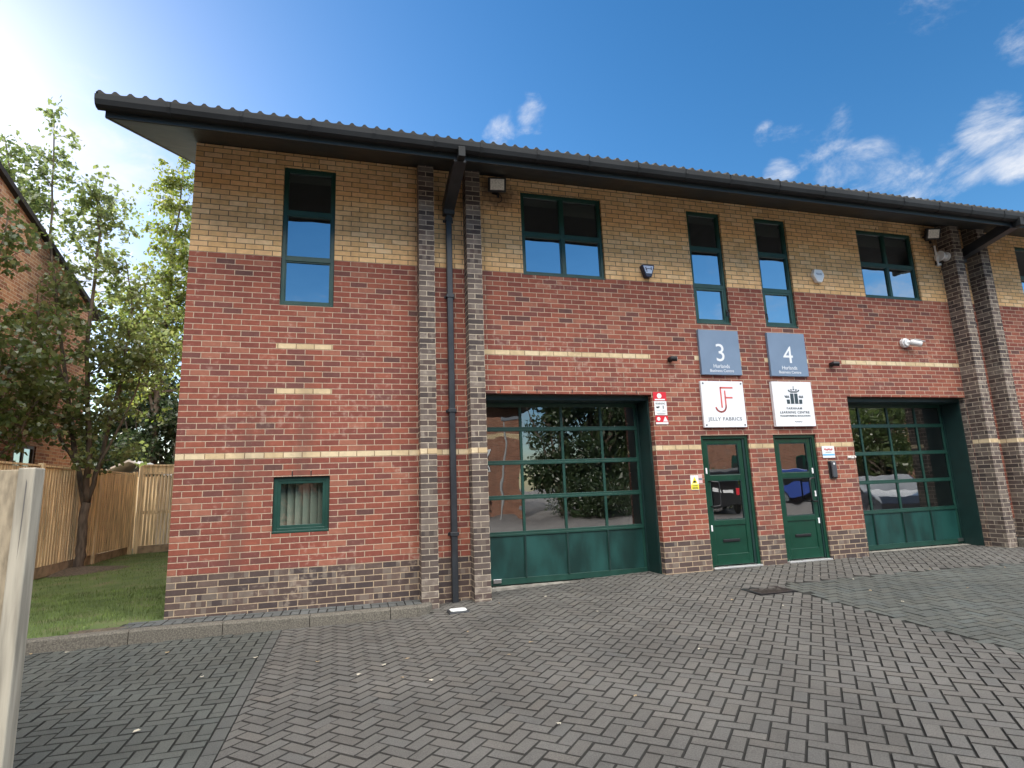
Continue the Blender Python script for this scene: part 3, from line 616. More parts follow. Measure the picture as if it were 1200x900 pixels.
# rainwater pipes with big boxed swan necks
for xc, zb_ in ((3.385, gz(3.38, -.1)), (13.42, .1)):
    dp = MB(); dp.box((xc - .042, -.094, zb_ - .02), (xc + .042, -.012, 5.30)); do = dp.build('downpipe', PIPE, B, bevel=.012)
    for z in (.75, 2.4, 4.05, 5.22): MB().box((xc - .055, -.103, z - .025), (xc + .055, -.0015, z + .025)).box((xc - .075, -.012, z - .02), (xc + .075, -.001, z + .02)).build('pipe_clip', PIPE, do, bevel=.004)
    w2 = .083; nk = MB()
    pr = [(-.015, 5.29), (-.125, 5.29), (-.125, 5.36), (-1.045, 5.56), (-1.045, 5.70), (-.9, 5.70), (-.015, 5.50)]
    nk.prism(pr, 'x', xc - w2, xc + w2); nk.build('swan_neck', PIPE, do, bevel=.006)
    MB().box((xc - .045, -1.19, 5.56), (xc + .045, -1.052, 5.70)).build('gutter_outlet', GUT, do, bevel=.006)

# ------------------------------------------------------------------ SIGNS ON THE WALL
def board(name, x0, x1, z0, z1, th, face, label, cat='sign'):
    t = thing(name, ((x0 + x1) / 2, 0, z0), label, cat); hw = (x1 - x0) / 2
    MB().box((-hw, -th, 0), (hw, -.003, z1 - z0)).build('board', face, t, bevel=.003)
    return t, -th - .0005, z1 - z0
for x0, x1, num, lab in ((7.41, 8.155, '3', 'blue grey square wall sign with a large white number three'), (8.725, 9.475, '4', 'blue grey square wall sign with a large white number four')):
    t, yf, hh = board('unit_number_sign', x0, x1, 2.985, 3.725, .05, SIGNB, lab)
    text(num, 0, yf, .225, .415, SIGNW, t, 'number')
    text('Hurlands', 0, yf, .112, .088, SIGNW, t, width=.30); text('Business Centre', 0, yf, .045, .066, SIGNW, t, width=.44)
t, yf, hh = board('company_sign', 7.365, 8.145, 2.14, 2.88, .045, SIGNW, 'white square company sign with a coral red monogram above one of the two doors')
W_ = .78
def pt(fx, fy): return ((fx - .5) * W_, yf, (1 - fy) * hh)
def stroke(pts, wd, m_, parent, name):
    s = MB()
    for (x0, y0, z0), (x1, y1, z1) in zip(pts, pts[1:]):
        d = Vector((x1 - x0, 0, z1 - z0)); L_ = d.length; d.normalize(); nrm = Vector((-d.z, 0, d.x)) * wd / 2
        a, b_ = Vector((x0, y0, z0)) - d * wd * .3, Vector((x1, y1, z1)) + d * wd * .3
        s.add([a + nrm, b_ + nrm, b_ - nrm, a - nrm] + [v + Vector((0, -.002, 0)) for v in (a + nrm, b_ + nrm, b_ - nrm, a - nrm)], [(0, 1, 2, 3), (4, 5, 6, 7), (0, 1, 5, 4), (1, 2, 6, 5), (2, 3, 7, 6), (3, 0, 4, 7)])
    return s.build(name, m_, parent)
stroke([pt(.735, .142), pt(.45, .142), pt(.45, .57)], .026, PINKR, t, 'monogram')
arc = [pt(.547, .215), pt(.547, .54)] + [pt(.425 + .122 * math.cos(R(a)), .54 + .13 * math.sin(R(a))) for a in range(15, 166, 15)]
stroke(arc, .026, PINKR, t, 'monogram'); stroke([pt(.56, .36), pt(.71, .36)], .026, PINKR, t, 'monogram')
text('JELLY FABRICS', 0, yf, hh * .145, .075, GPRINT, t, width=.62, space=1.15, bold=.0012)
for fx in (.05, .95):
    for fz in (.05, .95): MB().disc(((fx - .5) * W_, yf, fz * hh), (0, -1, 0), .012, .006, 10).build('screw', BLACK, t)
t, yf, hh = board('company_sign', 8.69, 9.475, 2.145, 2.888, .06, SIGNW, 'white square company sign with a dark castle emblem above one of the two doors')
W_ = .785
e = MB()
def eb(x0, x1, y0, y1, sh=0):
    q = lambda fx, fy: ((fx - .5) * W_, yf, (1 - fy) * hh)
    x0, x1 = [.527 + (v_ - .513) * 1.3 for v_ in (x0, x1)]; p = [q(x0 + sh, y0), q(x1 + sh, y0), q(x1, y1), q(x0, y1)]; e.add(p + [(a, b_ - .002, c) for a, b_, c in p], [(0, 1, 2, 3), (4, 5, 6, 7), (0, 1, 5, 4), (1, 2, 6, 5), (2, 3, 7, 6), (3, 0, 4, 7)])
eb(.365, .425, .405, .50, -.005); eb(.44, .505, .27, .50); eb(.52, .585, .27, .50); eb(.60, .66, .405, .50, .005)
for i in range(5): a = .415 + .045 * i; eb(a, a + .028, .185 - .012 * (2 - abs(i - 2)), .215 - .012 * (2 - abs(i - 2)), (i - 2) * .006)
eb(.42, .61, .215, .232); eb(.45, .58, .24, .252)
for x in (.335, .365, .395): eb(x, x + .02, .315, .345, -.008); eb(x + .27, x + .29, .315, .345, .008)
eb(.34, .42, .35, .365); eb(.61, .69, .35, .365); eb(.508, .53, .11, .125); eb(.515, .521, .125, .17)
e.build('emblem', DPRINT, t)
text('FARNHAM', 0, yf, hh * .375, .052, DPRINT, t, width=.30, space=1.2, bold=.001); text('LEARNING CENTRE', 0, yf, hh * .285, .055, DPRINT, t, width=.58, space=1.15, bold=.001)
text('TRANSFORMING EDUCATION', 0, yf, hh * .215, .034, DPRINT, t, width=.60, bold=.001); None
stroke([(-.02 + .012 * i, yf, hh * .1 + .008 * math.sin(i * 1.7)) for i in range(13)], .006, DPRINT, t, 'signature_line')
# CCTV and alarm notices beside the garage door
t = thing('security_notice', (6.645, 0, 2.20), 'red and white security notice in three panels beside the larger garage door', 'notice')
MB().box((-.112, -.006, .365), (.112, -.002, .50)).build('header_panel', REDP, t); MB().disc((-.01, -.0065, .44), (0, -1, 0), .04, .001, 18).build('emblem', WHITE, t)
MB().box((-.09, -.0072, .372), (.085, -.0065, .392)).build('caption_bar', WHITE, t)
MB().box((-.106, -.006, .14), (.106, -.002, .358)).build('notice_panel', WHITE, t)
text('WARNING', 0, -.0065, .305, .042, DPRINT, t, width=.17, th=.0008); text('CCTV', -.045, -.0065, .2, .028, BLUEP, t, width=.06, th=.0008); MB().box((.022, -.0072, .2), (.082, -.0062, .207)).box((-.075, -.0072, .165), (.075, -.0062, .17)).box((-.06, -.0072, .153), (.06, -.0062, .157)).build('small_print', GPRINT, t)
MB().box((-.075, -.0072, .248), (-.035, -.0062, .272)).box((-.035, -.0072, .256), (-.02, -.0062, .28)).build('camera_pictogram', BLACK, t); MB().box((.035, -.0072, .238), (.055, -.0062, .288)).build('alarm_pictogram', GPRINT, t)
MB().box((-.1, -.006, 0.03), (.112, -.002, .132)).box((-.1, -.006, 0), (.112, -.002, .0295), 1).build('hazard_panel', [REDP, WHITE], t)
MB().prism([(.022, .04), (.108, .04), (.065, .12)], 'y', -.0072, -.0062).build('triangle', WHITE, t); MB().disc((-.05, -.0062, .082), (0, -1, 0), .03, .001, 16).build('roundel', WHITE, t)
t = thing('warning_notice', (7.12, 0, 1.19), 'small yellow and white warning notice with a triangle, left of a door', 'notice')
MB().box((-.068, -.006, 0), (.068, -.002, .22)).build('backing', WHITE, t); MB().box((-.066, -.0072, .006), (.066, -.0062, .085)).build('caption_panel', YELP, t)
MB().prism([(-.05, .095), (.05, .095), (0, .2)], 'y', -.0072, -.0062).build('triangle', YELP, t); MB().prism([(-.028, .105), (.03, .112), (.012, .14), (-.02, .14)], 'y', -.0082, -.0073).build('pictogram', BLACK, t)
MB().box((-.045, -.0082, .055), (.045, -.0073, .066)).box((-.05, -.0082, .032), (.05, -.0073, .04)).box((-.05, -.0082, .016), (.05, -.0073, .024)).build('small_print', DPRINT, t)
t = thing('sticker', (7.225, 0, 1.285), 'small faded pink and white sticker touching the yellow warning notice', 'sticker')
MB().box((-.034, -.005, 0), (.034, -.002, .135)).build('paper', mat('faded_pink_paper', (.62, .42, .42), .6), t); MB().box((-.03, -.0062, .05), (.03, -.0052, .08)).build('print', GPRINT, t)
t = thing('wall_plaque', (9.70, 0, 1.62), 'white plaque with red words and a light blue band beside a door', 'sign')
MB().box((-.125, -.012, 0), (.125, -.002, .195)).build('plate', WHITE, t, bevel=.002); MB().box((-.12, -.0135, .038), (.12, -.0125, .065)).build('band', BLUEP, t)
stroke([(-.085 + .0085 * i, -.0125, .138 + .016 * math.sin(i * 2.1) + .006 * math.sin(i * .7)) for i in range(21)], .008, REDP, t, 'script_line'); MB().box((-.06, -.0135, .088), (.06, -.0125, .097)).build('small_print', GPRINT, t)
t = thing('intercom', (9.735, 0, 1.285), 'tall black entry intercom on the brick beneath the white plaque', 'intercom')
MB().box((-.075, -.02, 0), (.075, -.002, .285)).build('back_plate', BLACK, t, bevel=.006); MB().box((-.045, -.06, .01), (.05, -.021, .275)).build('handset', mat('dark_grey_plastic', (.06, .065, .075), .4), t, bevel=.014); MB().box((-.018, -.0625, .22), (.012, -.061, .25)).build('label_window', WHITE, t)
t = thing('wall_bracket', (10.17, 0, 1.60), 'broken off white bracket at the corner of the right garage opening', 'bracket')
MB().box((-.085, -.012, 0), (.08, -.002, .045)).box((-.08, -.03, .005), (-.03, -.013, .03)).box((.04, -.028, .012), (.075, -.013, .04)).build('plate', mat('chalky_white', (.6, .58, .55), .8, noise=.3, nscale=30), t, bevel=.004)
# alarms, cameras, floodlights
t = thing('alarm_box', (6.585, 0, 4.545), 'dark navy wedge shaped alarm box with a silver plate', 'alarm')
MB().prism([(-.05, 0), (.05, 0), (.115, .19), (.1, .21), (-.1, .21), (-.115, .19)], 'y', -.095, -.002).build('housing', NAVY, t, bevel=.014)
MB().prism([(-.048, .06), (.05, .06), (.09, .185), (-.09, .185)], 'y', -.097, -.0955).build('silver_plate', SILV, t)
MB().box((-.055, -.0985, .115), (-.04, -.0975, .165)).box((.04, -.0985, .115), (.055, -.0975, .165)).box((-.04, -.0985, .13), (.04, -.0975, .142)).box((-.04, -.0985, .08), (-.028, -.0975, .13)).build('emblem', NAVY, t)
t = thing('alarm_box', (9.955, 0, 4.685), 'white many sided alarm box on the buff brick', 'alarm')
pg = [(-.05, 0), (.055, 0), (.115, .11), (.115, .16), (.075, .235), (-.075, .235), (-.115, .16), (-.115, .12)]
MB().prism(pg, 'y', -.075, -.002).build('housing', WHITE, t, bevel=.012); MB().prism([(x * .8, .03 + z * .78) for x, z in pg], 'y', -.0775, -.0755).build('label_plate', mat('pale_blue_print', (.6, .68, .76), .4), t)
stroke([(-.06 + .0085 * i, -.0778, .145 + .02 * math.sin(i * 1.9)) for i in range(15)], .008, mat('slate_blue_print', (.2, .27, .4), .4), t, 'script_line')
def floodlight(x, z, label, yaw):
    t = thing('floodlight', (x, 0, z), label, 'floodlight', 'floodlights under the eaves'); t.rotation_euler.z = 0
    MB().box((-.05, -.018, -.06), (.05, -.002, .06)).tube([(-.11, -.03, .0), (-.11, -.11, .02)], .008, 6).tube([(.11, -.03, .0), (.11, -.11, .02)], .008, 6).box((-.12, -.035, -.012), (.12, -.0185, .012)).build('bracket', BLACK, t)
    mt = Matrix.Translation((0, -.13, .03)) @ Matrix.Rotation(R(yaw), 4, 'Z') @ Matrix.Rotation(R(20), 4, 'X')
    MB().box((-.135, -.035, -.105), (.135, .03, .105), mat4=mt).build('housing', BLACK, t, bevel=.008)
    MB().box((-.105, -.0375, -.08), (.105, -.0355, .08), mat4=mt).build('lamp_glass', LAMPG, t)
    MB().tube([(.06, -.02, -.05), (.09, -.03, -.1), (.1, -.02, -.16), (.04, -.012, -.2)], .006, 6).box((.03, -.05, -.12), (.05, -.02, -.06)).build('cable', BLACK, t)
    return t
floodlight(4.12, 5.80, 'black floodlight under the eaves beside the pilaster with the long downpipe', -8)
floodlight(12.72, 5.78, 'black floodlight under the eaves with a sensor cable, beside a window at the right', -16)
t = thing('motion_sensor', (12.86, 0, 5.26), 'small white motion sensor hanging on a cable below the right floodlight', 'sensor')
MB().disc((0, -.05, -.05), (0, 0, 1), .04, .03, 14, 1).disc((0, -.05, -.02), (0, 0, 1), .045, .03, 14).box((-.03, -.04, -.03), (.03, -.002, .05)).build('housing', [BLACK, WHITE], t); MB().tube([(0, -.01, .05), (-.01, -.008, .2), (-.02, -.01, .36)], .006, 6).tube([(.02, -.02, -.02), (.12, -.02, .03), (.17, -.012, .16)], .006, 6).build('cable', BLACK, t)
t = thing('wireless_antenna', (12.972, -.14, 5.36), 'white spool shaped wireless antenna on the side of the dark brick pilaster', 'antenna')
m = MB(); m.disc((-.012, 0, 0), (-1, 0, 0), .085, .022, 20); m.disc((-.034, 0, 0), (-1, 0, 0), .04, .14, 14); m.disc((-.174, 0, 0), (-1, 0, .1), .1, .02, 20)
m.build('dish', WHITE, t, smooth=False); MB().box((-.28, -.012, .02), (-.262, .012, .2)).box((-.27, -.012, -.2), (-.252, .012, -.03)).tube([(-.265, 0, .03), (-.19, 0, 0), (-.262, 0, -.05)], .01, 6).build('bracket', WHITE, t); MB().tube([(-.02, .06, -.05), (-.04, .1, -.2), (-.1, .12, -.3)], .006, 6).build('cable', BLACK, t)
t = thing('bullet_camera', (11.70, 0, 3.645), 'white bullet security camera on a round base, pointing right', 'camera')
m = MB(); m.disc((0, -.002, 0), (0, -1, 0), .085, .06, 20); m.disc((0, -.062, 0), (0, -1, 0), .065, .03, 20); m.build('base', WHITE, t, bevel=.005)
m = MB(); d = Vector((.82, -.42, -.28)).normalized(); p0 = Vector((.05, -.1, .005)); m.tube([Vector((0, -.07, 0)), p0], .03, 10); m.tube([p0, p0 + d * .04, p0 + d * .18], [.045, .055, .055], 16); m.build('body', WHITE, t, smooth=False)
m = MB(); m.tube([p0 + d * .182, p0 + d * .188], .046, 16); m.build('lens', BLACK, t)
m = MB(); q = p0 + Vector((0, 0, .05)); m.add([q + d * .06 + Vector((-.02, -.045, 0)), q + d * .06 + Vector((.02, .045, 0)), q + d * .235 + Vector((.02, .045, 0)), q + d * .235 + Vector((-.02, -.045, 0))] + [v + Vector((0, 0, .008)) for v in (q + d * .06 + Vector((-.02, -.045, 0)), q + d * .06 + Vector((.02, .045, 0)), q + d * .235 + Vector((.02, .045, 0)), q + d * .235 + Vector((-.02, -.045, 0)))], [(0, 1, 2, 3), (4, 5, 6, 7), (0, 1, 5, 4), (1, 2, 6, 5), (2, 3, 7, 6), (3, 0, 4, 7)]); m.build('sun_shield', WHITE, t)
for x, z, lab in ((6.87, 3.215, 'small black spotlight left of the number three sign'), (10.0, 3.205, 'small black spotlight right of the number four sign')):
    t = thing('wall_spotlight', (x, 0, z), lab, 'spotlight', 'black spotlights either side of the number signs')
    MB().box((-.03, -.03, -.03), (.03, -.002, .03)).build('bracket', BLACK, t); MB().tube([(-.02, -.035, .01), (.0, -.07, .01), (.075, -.11, .0)], [.03, .042, .042], 12).build('body', BLACK, t); MB().tube([(.076, -.1105, 0), (.08, -.113, 0)], .03, 12).build('lens', LAMPG, t)

# ------------------------------------------------------------------ GROUND FITTINGS
t = thing('gully_grate', (7.05, -1.48, gz(7.05, -1.48) + .004), 'dark cast iron gully grate set in the block paving before the two doors', 'drain')
m = MB().box((-.26, -.2, -.03), (.26, -.15, .004)).box((-.26, .15, -.03), (.26, .2, .004)).box((-.26, -.15, -.03), (-.21, .15, .004)).box((.21, -.15, -.03), (.26, .15, .004)); m.build('frame', BLACK, t)
m = MB()
for i in range(9): m.box((-.2 + i * .047, -.15, -.02), (-.178 + i * .047, .15, .002))
m.build('bars', mat('rusted_iron', (.035, .028, .024), .8, noise=.4, nscale=20), t)
MB().box((-.21, -.15, -.035), (.21, .15, -.03)).build('sump', BLACK, t)
t = thing('drain_cover', (3.32, -.62, gz(3.32, -.62) + .003), 'small pale plastic rodding cover below the long downpipe', 'drain cover')
MB().box((-.125, -.1, -.02), (.125, .1, .012)).build('frame', PIPE, t, bevel=.01); MB().prism([(-.1, -.05), (-.075, -.078), (.075, -.078), (.1, -.05), (.1, .05), (.075, .078), (-.075, .078), (-.1, .05)], 'z', .0125, .024).build('lid', mat('pale_grey_plastic', (.62, .64, .64), .6, noise=.15, nscale=12), t, bevel=.004); MB().disc((0, .0, .0245), (0, 0, 1), .035, .003, 14).build('cap', WHITE, t)
# concrete boundary post and panel close on the left
t = thing('boundary_wall', (.39, -4.05, gz(.39, -4.05)), 'concrete post with weathered brown panel close at the left edge', 'fence')
PC = mat('pale_weathered_post', (.33, .305, .25), .9, noise=.3, nscale=7, bump=.4, streak=(3, 3, .25)); PP = mat('brown_weathered_panel', (.31, .26, .185), .92, noise=.28, nscale=22, bump=.7, streak=(1.5, 1, .4))
m = MB().prism([(-.04, -.06), (.04, -.06), (.04, .05), (-.04, .05)], 'z', -.02, 1.68); m.build('post', PC, t, bevel=.008)
m = MB().box((-1.9, -.03, .02), (-.041, .02, 1.672)); m.build('panel', PP, t, bevel=.004)
m = MB().add([(.004, -.0615, 1.62), (.009, -.0615, 1.6), (.006, -.0615, 1.36), (.001, -.0615, 1.2)], [(0, 1, 2, 3)]); m.build('crack', mat('crack_shadow', (.12, .115, .11), .95), t)
# fallen leaves
LEAF = mat('dry_leaf', (.34, .25, .14), .7, noise=.3, nscale=30); LEAFP = mat('pale_leaf', (.50, .46, .37), .7)
fl = [(300, 772), (372, 777), (420, 792), (478, 773), (505, 799), (471, 796), (450, 781), (596, 769), (655, 850), (622, 754), (960, 676), (1020, 693), (918, 711), (1134, 690), (820, 762), (858, 704), (1000, 680), (1178, 666), (640, 700), (585, 708), (160, 859), (196, 766), (237, 795), (36, 768), (78, 766), (745, 818), (1058, 706), (548, 742), (700, 718), (1090, 668)]
for i, (px, py) in enumerate(fl):
    d = pxdir(px, py); z = -.1
    for _ in range(6):
        s_ = (z - CAM.z) / d.z; p = CAM + d * s_; z = gz(p.x, p.y)
    r_ = random.uniform(.010, .021); n = 9; a0_ = random.uniform(0, 6)
    vs = [(r_ * (1 + .45 * math.cos(3 * a)) * math.cos(a + a0_), r_ * .8 * math.sin(a + a0_), .008 + random.uniform(0, .012)) for a in [2 * math.pi * j / n for j in range(n)]] + [(0, 0, .014)]
    m = MB().add(vs, [(j, (j + 1) % n, n) for j in range(n)] + [tuple(range(n - 1, -1, -1))])
    o = m.build('fallen_leaf', LEAF if i % 2 else LEAFP, loc=(p.x, p.y, z + .001)); tag(o, 'small pale fallen leaf lying on the block paving', 'leaf', 'fallen leaves scattered on the block paving')

# ------------------------------------------------------------------ WOODEN FENCE
WOOD = mat('fence_boards', (.64, .52, .33), .85, noise=.4, nscale=4, bump=.5, streak=(6, 6, .35)); WOOD2 = mat('fence_rail_wood', (.66, .54, .35), .85, noise=.3, nscale=4, streak=(6, 6, .35)); GBRD = mat('gravel_board', (.3, .235, .16), .9, noise=.3, nscale=6)
ft = thing('wooden_fence', (-3.5, 6, 0), 'tall warm brown close boarded wooden fence along the lawn', 'fence')
fence_pts = [(-3.55, -1.0), (-3.52, 2.0), (-3.5, 4.9), (-3.47, 7.4), (-3.42, 9.5)]
for (xa, ya), (xb, yb) in zip(fence_pts, fence_pts[1:]):
    m = MB(); n = int((yb - ya) / .105)
    for i in range(n):
        s0, s1 = ya + (yb - ya) * i / n, ya + (yb - ya) * (i + 1) / n; x = xa + (xb - xa) * i / n; tw = random.uniform(.012, .02)
        m.add([(x - tw, s0 + .002, .2), (x + .004, s0 + .002, .2), (x - .006, s1 + .01, .2), (x - tw - .012, s1 + .01, .2)] + [(x - tw, s0 + .002, 2.02 + random.uniform(-.01, .01)), (x + .004, s0 + .002, 2.02), (x - .006, s1 + .01, 2.02), (x - tw - .012, s1 + .01, 2.02)], [(0, 1, 2, 3), (4, 5, 6, 7), (0, 1, 5, 4), (1, 2, 6, 5), (2, 3, 7, 6), (3, 0, 4, 7)])
    for v in range(len(m.v)): m.v[v] = (m.v[v][0] + 3.5, m.v[v][1] - 6, m.v[v][2])
    m.build('board_panel', WOOD, ft)
    m = MB().box((xa - .02 + 3.5, ya - 6 + .06, .0), (xa + .012 + 3.5, yb - 6 - .06, .195)); m.build('gravel_board', GBRD, ft)
    m = MB().box((xa - .04 + 3.5, ya - 6, 2.035), (xa + .025 + 3.5, yb - 6, 2.07)); m.build('capping_rail', WOOD2, ft)
for (xa, ya) in fence_pts[1:]:
    MB().box((xa - .06 + 3.5, ya - 6 - .045, 0), (xa + .035 + 3.5, ya - 6 + .045, 2.1)).build('post', WOOD2, ft, bevel=.005)
gt = thing('slatted_screen', (-3.36, 9.55, 0), 'taller slatted wooden screen at the end of the lawn beside the building', 'fence')
dx, dy = 1.0, .48; Ls = 3.3; ang = math.atan2(dy, dx); gt.rotation_euler.z = ang
m = MB(); n = 40
for i in range(n): m.box((.1 + Ls * i / n, -.012, .2), (.1 + Ls * (i + .62) / n, .012, 2.03))
m.build('slats', WOOD, gt); MB().box((.05, -.02, .0), (Ls, .02, .19)).build('gravel_board', GBRD, gt)
MB().box((.05, -.03, 2.035), (Ls, .03, 2.09)).box((.05, -.012, 2.09), (Ls, .012, 2.25), 1).box((.05, -.03, 2.25), (Ls, .03, 2.3)).build('top_board', [WOOD2, WOOD], gt)
MB().box((0, -.05, 0), (.09, .05, 2.33)).build('post', WOOD2, gt, bevel=.005); MB().box((0, .03, 1.0), (Ls, .06, 1.08)).build('rail', WOOD2, gt)
t = thing('garden_shed', (-4.35, 12.4, 0), 'pale sheeted shed roof just showing over the wooden fence', 'shed')
MB().box((-.7, -.8, 0), (.9, .8, 2.05)).build('wall', WOOD2, t); MB().prism([(-.85, 2.06), (.1, 2.5), (1.05, 2.06), (1.05, 2.1), (.1, 2.56), (-.85, 2.1)], 'y', -.95, .95).build('roof', mat('pale_roof_sheet', (.62, .64, .64), .6), t)

# ------------------------------------------------------------------ TREES
def leafmat(name, c, c2, tr=.45):
    m = bpy.data.materials.new(name); m.use_nodes = True; nt = m.node_tree; nt.nodes.clear(); o = N(nt, 'ShaderNodeOutputMaterial')
    oi = N(nt, 'ShaderNodeNewGeometry'); cr = MIX(nt, oi.outputs['Random Per Island'], c, c2)
    d = N(nt, 'ShaderNodeBsdfDiffuse'); tl = N(nt, 'ShaderNodeBsdfTranslucent'); g = N(nt, 'ShaderNodeBsdfGlossy'); g.inputs['Roughness'].default_value = .4
    hs = N(nt, 'ShaderNodeHueSaturation'); hs.inputs['Value'].default_value = 1.6; hs.inputs['Saturation'].default_value = 1.1; L(nt, cr, hs.inputs['Color'])
    L(nt, cr, d.inputs[0]); L(nt, hs.outputs[0], tl.inputs[0]); mx = N(nt, 'ShaderNodeMixShader'); mx.inputs[0].default_value = tr; L(nt, d.outputs[0], mx.inputs[1]); L(nt, tl.outputs[0], mx.inputs[2])
    m2 = N(nt, 'ShaderNodeMixShader'); m2.inputs[0].default_value = .06; L(nt, mx.outputs[0], m2.inputs[1]); L(nt, g.outputs[0], m2.inputs[2]); L(nt, m2.outputs[0], o.inputs[0]); return m
LF1 = leafmat('maple_leaves', (.10, .14, .05), (.16, .19, .07), .55); LF2 = leafmat('yellow_green_leaves', (.12, .17, .035), (.19, .20, .05), .55); LF3 = leafmat('dark_evergreen_leaves', (.022, .045, .018), (.05, .075, .026), .25); LF4 = leafmat('hedge_leaves', (.06, .10, .03), (.12, .155, .05), .5)
BARK = mat('bark', (.10, .078, .06), .95, noise=.4, nscale=8, bump=.9, streak=(3, 3, .5))
def leaves_mesh(pos, size, name, m_, parent, droop=.3):
    n = len(pos); pos = np.array(pos); a = rng.normal(size=(n, 3)); a[:, 2] -= droop; a /= np.linalg.norm(a, axis=1)[:, None]
    b_ = rng.normal(size=(n, 3)); b_ -= a * (a * b_).sum(1)[:, None]; b_ /= np.linalg.norm(b_, axis=1)[:, None]; c = np.cross(a, b_)
    s = size * rng.uniform(.6, 1.3, n)[:, None]
    V = np.stack([pos, pos + a * s * .45 + b_ * s * .36 + c * s * .08, pos + a * s, pos + a * s * .45 - b_ * s * .36 + c * s * .08], 1).reshape(-1, 3)
    me = bpy.data.meshes.new(name); me.vertices.add(4 * n); me.vertices.foreach_set('co', V.ravel()); me.loops.add(4 * n); me.loops.foreach_set('vertex_index', np.arange(4 * n)); me.polygons.add(n); me.polygons.foreach_set('loop_start', np.arange(n) * 4)
    me.update(calc_edges=True); me.materials.append(m_); o = bpy.data.objects.new(name, me); col.objects.link(o); o.parent = parent; return o
def grow(base, limbs, seed, twigs, leaf_per, spread, trunk_r, keep=None, twig_len=(.5, 1.2), updown=.5):
    rnd = random.Random(seed); tm = MB(); leaves = []
    for pts, r0, r1, dens in limbs:
        P = [Vector(p) for p in pts]; sub = []
        for a, b_ in zip(P, P[1:]):
            for k_ in range(5): sub.append(a.lerp(b_, k_ / 5) + Vector((rnd.gauss(0, .014), rnd.gauss(0, .014), 0)))
        sub.append(P[-1]); n = len(sub); tm.tube(sub, [r0 + (r1 - r0) * i / (n - 1) for i in range(n)], 8)
        for _ in range(int(twigs * dens)):
            f = rnd.uniform(.22, 1) ** .8; i = min(n - 1, int(f * (n - 1))); s = sub[i]; a = rnd.uniform(0, 6.28); l = rnd.uniform(*twig_len) * (1.15 - .55 * f)
            d = Vector((math.cos(a), math.sin(a), rnd.uniform(-.2, 1) * updown)).normalized(); q = [s, s + d * l * .5 + Vector((0, 0, .05)), s + d * l + Vector((0, 0, rnd.uniform(-.1, .25)))]
            rr = max(.008, (r0 + (r1 - r0) * f) * .35); tm.tube(q, [rr, rr * .6, .004], 5, cap=False)
            for _ in range(4):
                t_ = rnd.uniform(.3, 1.08); cc = q[0].lerp(q[2], t_) + Vector((rnd.gauss(0, spread), rnd.gauss(0, spread), rnd.gauss(0, spread)))
                rs = rnd.uniform(.05, .12)
                for _ in range(leaf_per // 4):
                    c = cc + Vector((rnd.gauss(0, rs), rnd.gauss(0, rs), rnd.gauss(0, rs * .8)))
                    if keep is None or keep(c + base): leaves.append(tuple(c))
        for _ in range(int(30 * dens)):
            c = P[-1] + Vector((rnd.gauss(0, .12), rnd.gauss(0, .12), rnd.gauss(.02, .16)))
            if keep is None or keep(c + base): leaves.append(tuple(c))
    return tm, leaves
NX = -4.6; NEAVE = 9.16
def nroof(y): return 6.35 + (NEAVE - y) * .307
def keep1(p): return not (p.x < NX + .2 and p.z < nroof(p.y) + .1) and p.z > 1.7
b1 = Vector((-3.3, 6.3, 0))
t = thing('maple_tree', b1, 'slender multi stemmed tree with airy grey green leaves before the wooden fence', 'tree')
limbs = [([(0, 0, -.05), (.0, 0, .5), (.04, 0, 1.35)], .10, .085, 0), ([(0.02, 0, 1.25), (-.25, .05, 2.3), (-.7, .1, 4.4), (-1.15, .05, 7.2), (-1.35, 0, 10.2)], .065, .012, 1.5), ([(.03, 0, 1.3), (.02, -.1, 2.6), (-.25, -.05, 5), (-.2, 0, 7.3), (-.35, 0, 8.3)], .07, .012, 1.2), ([(.05, 0, 1.3), (.22, .05, 2.4), (.42, .1, 4), (.55, .1, 5.6), (.3, .1, 6.8)], .055, .01, 1.1), ([(.05, 0, 1.35), (.25, -.05, 2.2), (.75, 0, 3.6), (.95, 0, 4.9)], .04, .008, .7), ([(-.5, .05, 3.6), (-1.3, .1, 5.6), (-1.9, .1, 7.6), (-2.2, 0, 9.4)], .045, .01, 1.4), ([(-.2, 0, 2.1), (-.8, -.1, 3.2), (-1.2, -.1, 4.2)], .03, .008, .5)]
tm, lv = grow(b1, limbs, 3, 40, 48, .10, .13, keep1)
tm.build('trunk', BARK, t, smooth=True); leaves_mesh(lv, .115, 'crown', LF1, t)
b2 = Vector((-4.4, 14, 0)); t = thing('birch_tree', b2, 'tall narrow yellow green tree rising beside the corner of the brick building', 'tree')
tm, lv = grow(b2, [([(0, 0, 0), (.0, 0, 5), (.15, 0, 9), (.3, 0, 13.6)], .14, .015, 3.4), ([(0, 0, 4), (-.6, 0, 6.5), (-1.2, 0, 8.5)], .06, .01, .9), ([(0, 0, 5), (.9, 0, 7.5), (1.1, 0, 10)], .06, .01, 1.0)], 5, 50, 48, .14, .13, None, twig_len=(.7, 1.6))
tm.build('trunk', BARK, t, smooth=True); leaves_mesh(lv, .135, 'crown', LF2, t)
b3 = Vector((-4.05, 3.5, 0)); t = thing('young_tree', b3, 'bushy young tree squeezed between the wooden fence and the neighbouring brick house', 'tree')
